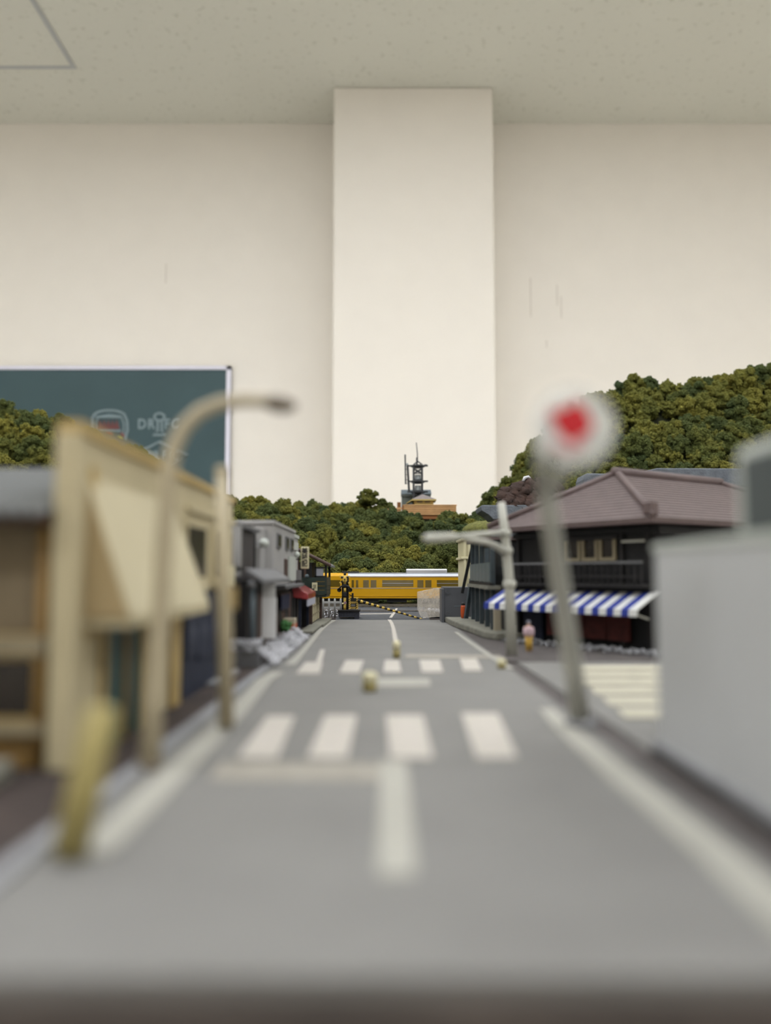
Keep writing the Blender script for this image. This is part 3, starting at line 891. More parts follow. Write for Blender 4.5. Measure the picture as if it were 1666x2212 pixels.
    # lean-to roof sloping to the road
    MB().prism([(-0.30, 0.500), (0.078, 0.318), (0.078, 0.330), (-0.30, 0.515)], -0.02, 0.36, 'y').build('roof', 'mid_grey', t)
    MB().tube([(-0.30, -0.022, 0.511), (0.079, -0.022, 0.327)], 0.0095, 8).build('barge_board', 'brown_wood', t)
    MB().prism([(-0.62, 0.345), (-0.30, 0.500), (-0.30, 0.515), (-0.62, 0.360)], -0.02, 0.36, 'y').build('roof', 'mid_grey', t)
    for k, x in enumerate((-0.30, -0.19, -0.115, -0.075)):
        box('timber_post', 'brown_wood', t, x, x + 0.014, 0.008, 0.022, 0.20, (0.45, 0.41, 0.375, 0.35)[k])
    box('corner_post', 'black_wood', t, 0.044, 0.056, 0.0, 0.012, 0.16, 0.335)
    box('corner_post', 'black_wood', t, 0.044, 0.056, 0.29, 0.302, 0.16, 0.335)
    b = box('balcony', 'green_dark', t, -0.12, 0.052, -0.002, 0.31, 0.150, 0.164)
    for k, zz in enumerate((0.166, 0.190, 0.214, 0.238)):
        box('balcony_board', 'green_dark', b, -0.12, 0.055, -0.010 + 0.002 * (k % 2), 0.0, zz, zz + 0.023)
        box('balcony_board', 'green_dark', b, 0.048, 0.055, 0.0, 0.31, zz, zz + 0.023)
    box('screen', 'screen_white', t, -0.004, 0.036, 0.0, 0.006, 0.268, 0.312, bevel=0.003, label='pale blank screen in a black frame')
    for zz in (0.261, 0.312):
        box('screen_frame', 'black_wood', t, -0.012, 0.044, -0.004, 0.010, zz, zz + 0.009)
    box('screen_frame', 'black_wood', t, -0.012, -0.004, -0.004, 0.010, 0.261, 0.32)
    nt = box('notice', 'sign_cream', t, -0.026, 0.004, -0.016, -0.011, 0.187, 0.232, bevel=0.001, label='small white notice with a character on it')
    text_part('信', 0.026, 'ink', nt, (-0.011, -0.0163, 0.209), FACE_CAM, 'lettering', 0.0003, 0.8)
    MB().ball((-0.055, -0.004, 0.268), 0.012).build('lantern', 'slate_panel', t, True)
    box('step', 'slab', t, -0.012, 0.060, -0.27, 0.35, 0.0, 0.016, bevel=0.002)
    tag(box('pavement_slab', 'slab', None, -0.4, -0.335, 3.72, 4.24, 0.006, 0.018, bevel=0.003), 'mossy pavement slab before the red awning', 'slab')
left_houses()

# ------------------------------------------------------------------ right side houses
def tiled_slope(m, a, b, c, d, courses, th=0.006):
    # quad a-b along the eave, d-c along the top; stepped tile courses
    a, b, c, d = map(Vector, (a, b, c, d))
    nrm = (b - a).cross(d - a).normalized()
    if nrm.z < 0: nrm = -nrm
    for i in range(courses):
        t0, t1 = i / courses, (i + 1.12) / courses
        t1 = min(t1, 1.0)
        p0, p1 = a.lerp(d, t0), b.lerp(c, t0)
        q0, q1 = a.lerp(d, t1), b.lerp(c, t1)
        off = nrm * th
        vs = [p0, p1, q1, q0, p0 + off, p1 + off, q1 + off * 0.15, q0 + off * 0.15]
        m.add(vs, [(0, 3, 2, 1), (4, 5, 6, 7), (0, 1, 5, 4), (1, 2, 6, 5), (2, 3, 7, 6), (3, 0, 4, 7)])

def dark_house():
    ex = Vector((0.545, -0.839))
    ang = math.atan2(ex.y, ex.x)
    t = thing('dark_house', 'black two storey house with brown hipped tile roof and balcony', 'building', (0.548, 3.454, 0.0), ang)
    Lx, D, H = 0.72, 1.25, 0.47
    box('walls', 'black_wood', t, 0.02, Lx, 0.02, D, 0, H)
    # front posts, beams
    for x in (0.02, 0.15, 0.28, 0.58, 0.70):
        box('timber_post', 'dark_wood', t, x - 0.008, x + 0.008, 0.006, 0.02, 0.0, H)
    box('floor_beam', 'black_wood', t, 0.0, Lx + 0.01, -0.005, 0.02, 0.215, 0.24)
    box('wall_plate', 'black_wood', t, 0.0, Lx + 0.01, 0.0, 0.02, 0.43, 0.45)
    # upper windows with lattice
    for k in range(3):
        x = 0.30 + k * 0.088
        w = box('upper_window', 'dark_pane', t, x, x + 0.08, 0.012, 0.018, 0.33, 0.415)
        box('window_frame', 'lattice', w, x, x + 0.012, 0.004, 0.012, 0.33, 0.415)
        box('window_frame', 'lattice', w, x + 0.068, x + 0.08, 0.004, 0.012, 0.33, 0.415)
        box('window_frame', 'lattice', w, x + 0.012, x + 0.068, 0.004, 0.012, 0.33, 0.342)
    box('window_frame', 'dark_wood', t, 0.29, 0.575, -0.004, 0.014, 0.41, 0.424)
    # balcony
    b = box('balcony', 'dark_wood', t, 0.0, 0.72, -0.05, 0.006, 0.232, 0.244)
    box('balcony_rail', 'mid_grey', b, 0.0, 0.72, -0.05, -0.042, 0.318, 0.326)
    box('balcony_rail', 'dark_wood', b, 0.0, 0.72, -0.05, -0.042, 0.268, 0.274)
    for k in range(25):
        box('baluster', 'dark_wood', b, 0.005 + k * 0.0295, 0.010 + k * 0.0295, -0.049, -0.043, 0.244, 0.318)
    box('metal_bar', 'pole_grey', t, 0.60, 0.70, -0.012, -0.004, 0.395, 0.402)
    # ground floor
    for k in range(4):
        x = 0.20 + k * 0.105
        box('curtain_panel', 'maroon', t, x, x + 0.10, -0.004, 0.010, 0.035, 0.17)
    box('door', 'navy', t, 0.06, 0.17, 0.0, 0.012, 0.0, 0.18)
    # right flank
    for k in range(6):
        y = 0.12 + k * 0.18
        w = box('side_window', 'lattice', t, Lx, Lx + 0.008, y, y + 0.13, 0.26, 0.38)
        box('pane', 'dark_pane', w, Lx + 0.008, Lx + 0.010, y + 0.014, y + 0.116, 0.27, 0.37)
    box('side_eave_board', 'black_wood', t, Lx, Lx + 0.04, 0.0, D, 0.42, 0.45)
    # roof
    e, ez, rz = 0.075, 0.472, 0.692
    A, B = (-e, -e, ez), (Lx + e, -e, ez)
    Cc, Dd = (Lx + e, D + e, ez), (-e, D + e, ez)
    R0, R1 = (0.345, 0.27, rz), (0.345, D - 0.3, rz)
    m = MB()
    tiled_slope(m, A, B, R0, R0, 17)
    tiled_slope(m, B, Cc, R1, R0, 17)
    tiled_slope(m, Cc, Dd, R1, R1, 17)
    tiled_slope(m, Dd, A, R0, R1, 17)
    r = m.build('tile_courses', 'roof_tile', t)
    r['kind'] = 'stuff'
    MB().prism([(-e, -e), (Lx + e, -e), (Lx + e, D + e), (-e, D + e)], ez - 0.014, ez + 0.001, 'z').build('eave_board', 'roof_ridge', t)
    MB().tube([(0.345, 0.25, rz + 0.008), (0.345, D - 0.28, rz + 0.008)], 0.022, 8).build('ridge', 'roof_ridge', t, True)
    for P_ in (A, B):
        MB().tube([Vector(P_) + Vector((0, 0, 0.012)), Vector(R0) + Vector((0, 0, 0.008))], 0.014, 8).build('hip_ridge', 'roof_ridge', t, True)
    MB().tube([Vector(Cc) + Vector((0, 0, 0.012)), Vector(R1) + Vector((0, 0, 0.008))], 0.014, 8).build('hip_ridge', 'roof_ridge', t, True)
    q = Vector(B).lerp(Vector(R0), 0.06)
    box('hip_end_tile', 'roof_ridge', t, q.x - 0.02, q.x + 0.02, q.y - 0.02, q.y + 0.02, q.z, q.z + 0.045, bevel=0.005)
    # striped awning: one piece of cloth, each stripe a part
    a = thing('striped_awning', 'blue and white striped awning on the black house', 'awning', (0.548, 3.454, 0.0), ang)
    n = 24
    x0, x1 = -0.055, 0.75
    for k in range(n):
        xa, xb = x0 + (x1 - x0) * k / n, x0 + (x1 - x0) * (k + 1) / n
        m = MB()
        prof = [(0.006, 0.220), (-0.118, 0.158), (-0.120, 0.134), (-0.117, 0.134), (-0.114, 0.155), (0.006, 0.214)]
        m.prism(prof, xa, xb, 'x')
        m.build('stripe', 'awning_blue' if k % 2 == 0 else 'awning_white', a)
    MB().tube([(x0, -0.112, 0.150), (x1, -0.112, 0.150)], 0.004, 6).build('front_bar', 'pole_grey', a)
    for x in (0.02, 0.70):
        MB().tube([(x, 0.004, 0.12), (x, -0.112, 0.150)], 0.004, 6).build('strut', 'pole_grey', a)
    # gravel along the foot
    c, s = math.cos(ang), math.sin(ang)
    def g():
        x, y = RNG.uniform(0.05, 1.2), RNG.uniform(-0.12, -0.02)
        return (0.548 + c * x - s * y, 3.454 + s * x + c * y, RNG.uniform(0.004, 0.016))
    stone_cloud('white_gravel', 'grey_gravel', g, 420, 0.008, 'white gravel along the foot of the black house', 'gravel')
dark_house()

def figurine():
    b = plane(1143, 1409, 0.0)
    t = thing('person', 'tiny standing figure in pink top and yellow trousers beside the black house', 'person', b)
    h = 0.112
    me = bpy.data.meshes.new('body')
    V = [(0, 0, 0.50), (0, 0, 0.62), (0, 0, 0.78), (0, 0, 0.84), (0, 0, 0.90), (0, -0.005, 0.96),
         (0.05, 0, 0.46), (0.055, -0.01, 0.26), (0.055, 0, 0.05), (0.06, -0.05, 0.015), (-0.05, 0, 0.46), (-0.055, -0.01, 0.26), (-0.055, 0, 0.05), (-0.06, -0.05, 0.015),
         (0.11, 0, 0.78), (0.135, 0, 0.62), (0.12, -0.05, 0.48), (-0.11, 0, 0.78), (-0.135, 0, 0.62), (-0.12, -0.05, 0.48)]
    E = [(0, 1), (1, 2), (2, 3), (3, 4), (4, 5), (0, 6), (6, 7), (7, 8), (8, 9), (0, 10), (10, 11), (11, 12), (12, 13), (2, 14), (14, 15), (15, 16), (2, 17), (17, 18), (18, 19)]
    Rd = [.085, .08, .085, .04, .065, .05, .06, .045, .032, .03, .06, .045, .032, .03, .045, .035, .028, .045, .035, .028]
    me.from_pydata([Vector(v) * h for v in V], E, [])
    o = bpy.data.objects.new('body', me)
    COL.objects.link(o)
    o.parent = t
    me.materials.append(MATS['skin'])
    sk = o.modifiers.new('skin', 'SKIN')
    for i, r in enumerate(Rd):
        me.skin_vertices[0].data[i].radius = (r * h, r * h)
    me.skin_vertices[0].data[0].use_root = True
    o.modifiers.new('sub', 'SUBSURF').levels = 1
    MB().lathe([(0.085 * h, 0.48 * h), (0.10 * h, 0.6 * h), (0.115 * h, 0.76 * h), (0.06 * h, 0.835 * h)], (0, 0, 0), 14).build('top', 'pink_top', t, True)
    for s in (-1, 1):
        MB().tube([(s * 0.11 * h, 0, 0.79 * h), (s * 0.138 * h, 0, 0.62 * h), (s * 0.125 * h, -0.045 * h, 0.52 * h)], [0.052 * h, 0.044 * h, 0.036 * h], 8).build('sleeve', 'pink_top', t, True)
        MB().tube([(s * 0.045 * h, 0, 0.52 * h), (s * 0.055 * h, -0.01 * h, 0.26 * h), (s * 0.055 * h, 0, 0.05 * h)], [0.075 * h, 0.058 * h, 0.05 * h], 8).build('trouser_leg', 'yellow_trousers', t, True)
    MB().ball((0, 0.008 * h, 0.945 * h), 0.07 * h, 10).build('hair', 'hair_grey', t, True)
figurine()

def right_far():
    # mossy slab platform
    m = MB()
    pts = [(0.345, 4.75), (0.36, 4.3), (0.43, 3.52), (0.47, 3.42), (0.66, 3.42), (0.66, 4.75)]
    m.prism(pts, 0.0, 0.032, 'z')
    tag(m.build('pavement_slab', 'slab', bevel=0.006), 'mossy raised pavement slab before the slate timber house', 'slab')
    t = thing('timber_house', 'dark house with slate blue timber posts and balcony facing the road', 'building', (0.48, 3.55, 0.032))
    box('walls', 'black_wood', t, 0.05, 0.45, 0.40, 0.98, 0, 0.41)
    box('walls', 'black_wood', t, 0.05, 0.075, 0.06, 0.40, 0, 0.38)
    for y in (0.08, 0.28, 0.50, 0.70, 0.90):
        box('timber_post', 'slate_post', t, -0.008, 0.012, y - 0.012, y + 0.012, 0.0, 0.37 if y < 0.4 else 0.415)
    MB().beam((-0.004, 0.90, 0.22), (-0.03, 0.98, 0.0), 0.02).build('brace', 'slate_post', t)
    MB().beam((0.02, 1.0, 0.44), (-0.045, 1.03, 0.14), 0.016, 0.022).build('barge_board', 'black_wood', t)
    for k in range(6):
        y = 0.06 + k * 0.14
        box('balcony_panel', 'slate_panel', t, -0.014, -0.006, y, y + 0.134, 0.212, 0.30)
    box('ledge', 'slab', t, -0.03, 0.03, 0.0, 0.90, 0.180, 0.196)
    box('ledge_rail', 'black_wood', t, -0.02, 0.0, 0.0, 0.90, 0.198, 0.208)
    box('roof', 'roof_ridge', t, -0.02, 0.46, 0.38, 1.0, 0.415, 0.43)
    box('door_jamb', 'machine_cream', t, 0.0, 0.03, 0.02, 0.05, 0.0, 0.12)
    # cream building behind
    t = thing('cream_building', 'cream moulded building behind the slate timber house', 'building', (0.478, 4.95, 0.0))
    box('walls', 'sign_cream', t, 0.0, 0.12, 0.0, 0.35, 0.18, 0.49, bevel=0.004)
    box('base', 'slab', t, -0.008, 0.12, -0.008, 0.35, 0.0, 0.19)
    box('cornice', 'sign_cream', t, -0.012, 0.125, -0.012, 0.35, 0.485, 0.50, bevel=0.003)
    box('string_course', 'sign_cream', t, -0.014, 0.125, -0.014, 0.35, 0.37, 0.385, bevel=0.003)
    for x in (0.004, 0.03, 0.056):
        box('pilaster', 'sign_cream', t, x, x + 0.014, -0.010, 0.0, 0.19, 0.37, bevel=0.002)
        box('pilaster', 'sign_cream', t, x, x + 0.014, -0.008, 0.0, 0.385, 0.485, bevel=0.002)
    # dark grey cabinet with round marks
    t = thing('grey_cabinet', 'dark grey plastic cabinet with two round marks beside the crossing', 'cabinet', (0.328, 4.70, 0.0))
    box('shell', 'cabinet_grey', t, 0.006, 0.17, 0.0, 0.16, 0.016, 0.205, bevel=0.004)
    box('edge_flange', 'cabinet_grey', t, -0.002, 0.014, -0.008, 0.16, -0.002, 0.195, bevel=0.002)
    box('base_flange', 'black_plastic', t, 0.0, 0.16, -0.006, 0.16, 0.0, 0.020, bevel=0.002)
    for z in (0.048, 0.176):
        MB().lathe([(0.014, 0.0), (0.014, -0.003), (0.011, -0.003), (0.011, -0.001)], (0.036, 0.0, z), 24, 'y').build('round_mark', 'cabinet_grey', t)
    # orange canister
    p = at(1001, 1338, 4.55)
    t = thing('orange_canister', 'small orange canister with black cap and thin grey rod beside the cabinet', 'canister', (p.x, 4.55, p.z - 0.0))
    MB().lathe([(0.007, 0.0), (0.010, 0.008), (0.0135, 0.012), (0.0145, 0.04), (0.0145, 0.07), (0.012, 0.078)], (0, 0, 0), 16).build('body', 'orange', t, True)
    MB().lathe([(0.011, 0.078), (0.011, 0.088), (0.006, 0.096)], (0, 0, 0), 12).build('cap', 'black_plastic', t, True)
    MB().tube([(-0.01, 0, 0.072), (-0.05, 0, 0.072)], 0.003, 8).build('rod', 'slate_post', t)
    MB().lathe([(0.005, 0.0), (0.005, 0.02)], (0, 0, -0.02), 8).build('stub', 'tan_brown', t)
    # clear acrylic block
    p0, p1 = at(902, 1330, 4.98), at(952, 1270, 4.98)
    t = thing('acrylic_block', 'cloudy clear plastic block beside the grey cabinet', 'block', (p0.x, 4.98, 0.0))
    w, h = p1.x - p0.x, p1.z
    MB().prism([(0.0, 0.06), (0.0, h - 0.024), (w * 0.8, h), (w * 1.1, h), (w * 1.1, 0.02), (w * 0.25, 0.008), (0.02, 0.02)], 0.0, 0.03, 'y').build('block', 'clear_plastic', t, bevel=0.003)
right_far()

# ------------------------------------------------------------------ level crossing and railway
def railway():
    tag(box('track_bed', 'ballast_bed', None, -5.0, 5.0, 5.42, 6.25, -0.012, 0.035), 'grey ballast bed of the railway', kind='structure')
    d = MB()
    d.prism([(5.0, -0.012), (5.02, -0.002), (5.66, 0.048), (5.74, 0.048), (5.74, -0.012)], -0.31, 0.275, 'x')
    deck = tag(d.build('crossing_deck', 'deck'), 'dark grey deck of the level crossing', kind='structure')
    tag(box('crossing_ground', 'soil', None, -5.0, 5.0, 5.1, 5.42, -0.012, -0.004), 'brown ground between the houses and the railway', kind='structure')
    def dz(y): return -0.002 + (y - 5.02) * 0.05 / 0.64 + 0.0015
    def dq(px, py):
        lo, hi = 4.9, 5.8
        for _ in range(40):
            mid = (lo + hi) / 2
            if at(px, py, mid).z > dz(mid): lo = mid
            else: hi = mid
        p = at(px, py, lo)
        return (p.x, p.y, dz(lo))
    def mark(name, pts):
        q = [dq(*p) for p in pts]
        n = len(q)
        return MB().add(q + [(x, y, z - 0.003) for x, y, z in q], [tuple(range(n))] + [(i, (i + 1) % n, n + (i + 1) % n, n + i) for i in range(n)]).build(name, 'paint', deck)
    mark('stop_line', [(778, 1326.8), (848, 1326.0), (846, 1324.6), (778, 1325.4)])
    mark('centre_line', [(841, 1334), (847, 1334), (852, 1327), (846, 1327)])
    mark('centre_line', [(846, 1327), (852, 1327), (857, 1320), (852, 1320)])
    mark('centre_line', [(852, 1320), (857, 1320), (859, 1314), (855, 1314)])
    # rails and sleepers
    t = thing('railway_track', 'brown grey railway track crossing behind the barrier', 'track', (0, 5.8, 0.035))
    for y in (-0.045, 0.045):
        box('rail', 'steel', t, -4.8, 4.8, y - 0.006, y + 0.006, 0.012, 0.034)
    sl = None
    k = 0
    for i in range(-60, 61):
        if sl is None:
            sl = box('sleeper', 'sleeper', t, -0.014, 0.014, -0.09, 0.09, 0, 0.013)
            c = sl
        else:
            c = copy_part(sl, t)
        c.location = (i * 0.054, 0, 0)
    tag(box('guard_timber', 'steel', None, -1.3, 1.3, 5.735, 5.748, 0.035, 0.068), 'brownish guard rail along the crossing deck', 'rail')
    g = bpy.data.objects['guard_timber']
    for i in range(-12, 13):
        box('clip', 'black_plastic', g, i * 0.054 - 0.006, i * 0.054 + 0.006, 5.731, 5.736, 0.040, 0.050)
    def gl(): return (RNG.uniform(-1.3, -0.315), RNG.uniform(5.2, 5.5), RNG.uniform(0.0, 0.05))
    stone_cloud('track_gravel', 'ballast', gl, 900, 0.0055, 'white gravel below the picket fence', 'gravel')
    def gr(): return (RNG.uniform(0.285, 0.6), RNG.uniform(5.34, 5.6), RNG.uniform(0.02, 0.045))
    stone_cloud('track_gravel', 'ballast', gr, 500, 0.005, 'white gravel to the right of the crossing deck', 'gravel')
    tag(box('ground_rail', 'black_plastic', None, 0.278, 1.4, 5.20, 5.235, -0.004, 0.022), 'dark rail lying right of the crossing deck', 'rail')

    # picket fence
    f = thing('picket_fence', 'pale grey picket fence between the dark house and the crossing signal', 'fence', (0, 5.18, 0.0))
    xs = [-0.475, -0.4375, -0.40, -0.3625, -0.325, -0.2875]
    for x in xs:
        MB().lathe([(0.0065, 0.0), (0.0065, 0.115), (0.005, 0.121), (0.001, 0.124)], (x, 0, 0.0), 10).build('picket', 'fence_white', f, True)
    for z in (0.058, 0.092):
        box('rail', 'fence_white', f, -0.50, -0.27, -0.004, 0.004, z, z + 0.014)

    # crossing signal
    Y = 5.08
    b = Vector((at(745, 1317, Y).x, Y, 0.0))
    L = lambda px, py, dy=0.0: at(px, py, Y + dy) - b
    # granite base
    p0, p1 = L(732, 1336), L(776, 1317)
    gb = thing('granite_base', 'dark speckled stone base under the crossing signal', 'base', b)
    MB().prism([(p0.x, 0.012), (p0.x, p1.z - 0.012), (p1.x, p1.z - 0.012), (p1.x, 0.0), (p1.x - 0.026, 0.0), (p1.x - 0.03, 0.012)], -0.03, 0.05, 'y').build('block', 'granite', gb, bevel=0.002)
    box('cap_slab', 'black_plastic', gb, p0.x - 0.004, p1.x + 0.006, -0.035, 0.055, p1.z - 0.012, p1.z, bevel=0.002)
    tz = p1.z
    s = thing('crossing_signal', 'black and yellow level crossing signal with crossbuck and two lamps', 'signal', b)
    z = lambda py: L(745, py).z
    # post in bands
    bands = [(1317, 1303, 'crossing_yellow'), (1303, 1291, 'crossing_yellow'), (1291, 1279, 'black_plastic'), (1279, 1270, 'crossing_yellow'), (1270, 1262, 'black_plastic'), (1262, 1243, 'crossing_yellow')]
    for i, (a0, a1, mt) in enumerate(bands):
        MB().lathe([(0.0085, z(a0)), (0.0085, z(a1))], (0, 0, 0), 12).build('post_band', mt, s, True)
    MB().tube([(0.016, 0.012, tz), (0.016, 0.012, z(1248))], 0.0085, 8).build('conduit', 'black_plastic', s)
    MB().tube([(-0.012, 0.008, tz), (-0.012, 0.008, z(1255))], 0.0075, 8).build('conduit', 'black_plastic', s)
    MB().lathe([(0.004, z(1243)), (0.0075, z(1242)), (0.0085, z(1239.5)), (0.006, z(1237.5)), (0.001, z(1237))], (0, 0, 0), 12).build('bell', 'black_plastic', s, True)
    # crossbuck
    cz = z(1252)
    cb = MB().lathe([(0.009, -0.004), (0.009, 0.002)], (0, -0.012, cz), 14, 'y').build('crossbuck', 'crossing_yellow', s)
    for sx in (-1, 1):
        for sz in (-1, 1):
            p = lambda k: Vector((sx * 0.030 * k, -0.012, cz + sz * 0.021 * k))
            MB().beam(p(0.15), p(0.42), 0.004, 0.0125).build('arm_band', 'crossing_yellow', cb)
            MB().beam(p(0.42), p(0.78), 0.0042, 0.0128).build('arm_band', 'black_plastic', cb)
            MB().beam(p(0.78), p(1.05), 0.004, 0.0125).build('arm_band', 'crossing_yellow', cb)
    box('centre_mark', 'black_plastic', cb, -0.004, 0.004, -0.018, -0.012, cz - 0.004, cz + 0.004)
    # lamps
    hz = z(1266)
    MB().tube([(-0.034, -0.006, z(1272)), (-0.026, -0.006, hz - 0.004), (-0.010, -0.006, hz + 0.002), (0.010, -0.006, hz + 0.002), (0.026, -0.006, hz - 0.004), (0.034, -0.006, z(1272))], 0.0055, 8).build('lamp_bar', 'black_plastic', s, True)
    for sx in (-1, 1):
        lm = MB().lathe([(0.002, 0.012), (0.010, 0.009), (0.0132, 0.0), (0.0132, -0.014), (0.011, -0.014), (0.011, -0.004), (0.001, -0.004)], (sx * 0.0345, -0.008, z(1274.5)), 16, 'y').build('lamp', 'black_plastic', s, True)
    box('speaker_box', 'black_plastic', s, -0.014, 0.013, -0.016, 0.008, z(1289), z(1279), bevel=0.003)
    box('bracket', 'black_plastic', s, -0.017, 0.014, -0.012, 0.008, z(1268), z(1263), bevel=0.002)
    MB().lathe([(0.008, 0.0), (0.008, -0.003)], (0.003, -0.010, z(1302)), 16, 'y').build('reflector', 'fence_white', s)
    MB().lathe([(0.0048, 0.0), (0.0048, -0.0015)], (0.003, -0.013, z(1302)), 14, 'y').build('reflector_lens', 'red_lens', s)
    MB().ball((-0.012, -0.006, z(1304)), 0.0065, 10).build('knob', 'sign_cream', s, True)

    # barrier machine with hazard stripes
    mloc = L(764, 1317)
    mc = thing('barrier_machine', 'hazard striped barrier machine box beside the crossing signal', 'machine', b + Vector((mloc.x, 0, tz)))
    hw = 0.030
    hh = z(1290) - tz
    box('case', 'black_plastic', mc, -hw + 0.004, hw - 0.004, -0.012, 0.014, 0.004, hh * 0.93)
    # striped front bars
    def hazard(x0, x1, z0, z1, n, slant):
        for k in range(n):
            xa = x0 + (x1 - x0) * k / n
            xb = x0 + (x1 - x0) * (k + 0.5) / n
            MB().prism([(xa, z0), (xb, z0), (xb + slant, z1), (xa + slant, z1)], -0.0155, -0.012, 'y').build('hazard_stripe', 'crossing_yellow', mc)
    hazard(-0.020, 0.014, 0.006, 0.018, 4, 0.005)
    hazard(-0.020, 0.014, hh * 0.5, hh * 0.5 + 0.012, 4, 0.005)
    for k in range(6):
        z0 = 0.002 + k * (hh / 6.2)
        for xx in (-hw, hw - 0.012):
            MB().prism([(xx, z0), (xx + 0.012, z0 + 0.007), (xx + 0.012, z0 + 0.015), (xx, z0 + 0.008)], -0.017, -0.008, 'y').build('hazard_stripe', 'crossing_yellow', mc)
    box('top_plate', 'crossing_yellow', mc, 0.000, 0.026, -0.012, 0.014, hh * 0.93, hh * 0.98, bevel=0.001)
    box('recess', 'mid_grey', mc, -0.014, 0.010, -0.0150, -0.012, 0.022, 0.034)
    box('motor', 'black_plastic', mc, -0.012, 0.0, -0.010, 0.008, hh * 0.9, hh + 0.026, bevel=0.002)
    MB().beam((-0.028, -0.002, hh + 0.016), (-0.004, -0.002, hh + 0.004), 0.006).build('lever', 'black_plastic', mc)
    # barrier arm, banded
    P0, P1 = L(773, 1297, -0.02) + b, L(912, 1337.5, -0.02) + b
    ar = thing('crossing_barrier', 'black and yellow banded barrier arm lowered across the road', 'barrier', P0)
    nb = 24
    dv = P1 - P0
    for k in range(nb):
        f0, f1 = k / nb, (k + 1) / nb
        r0, r1 = 0.0090 - 0.0045 * f0, 0.0090 - 0.0045 * f1
        if k % 2: r0 += 0.0006; r1 += 0.0006
        MB().tube([dv * f0, dv * f1], [r0, r1], 10).build('band', 'crossing_yellow' if k % 2 else 'black_plastic', ar, True)
railway()

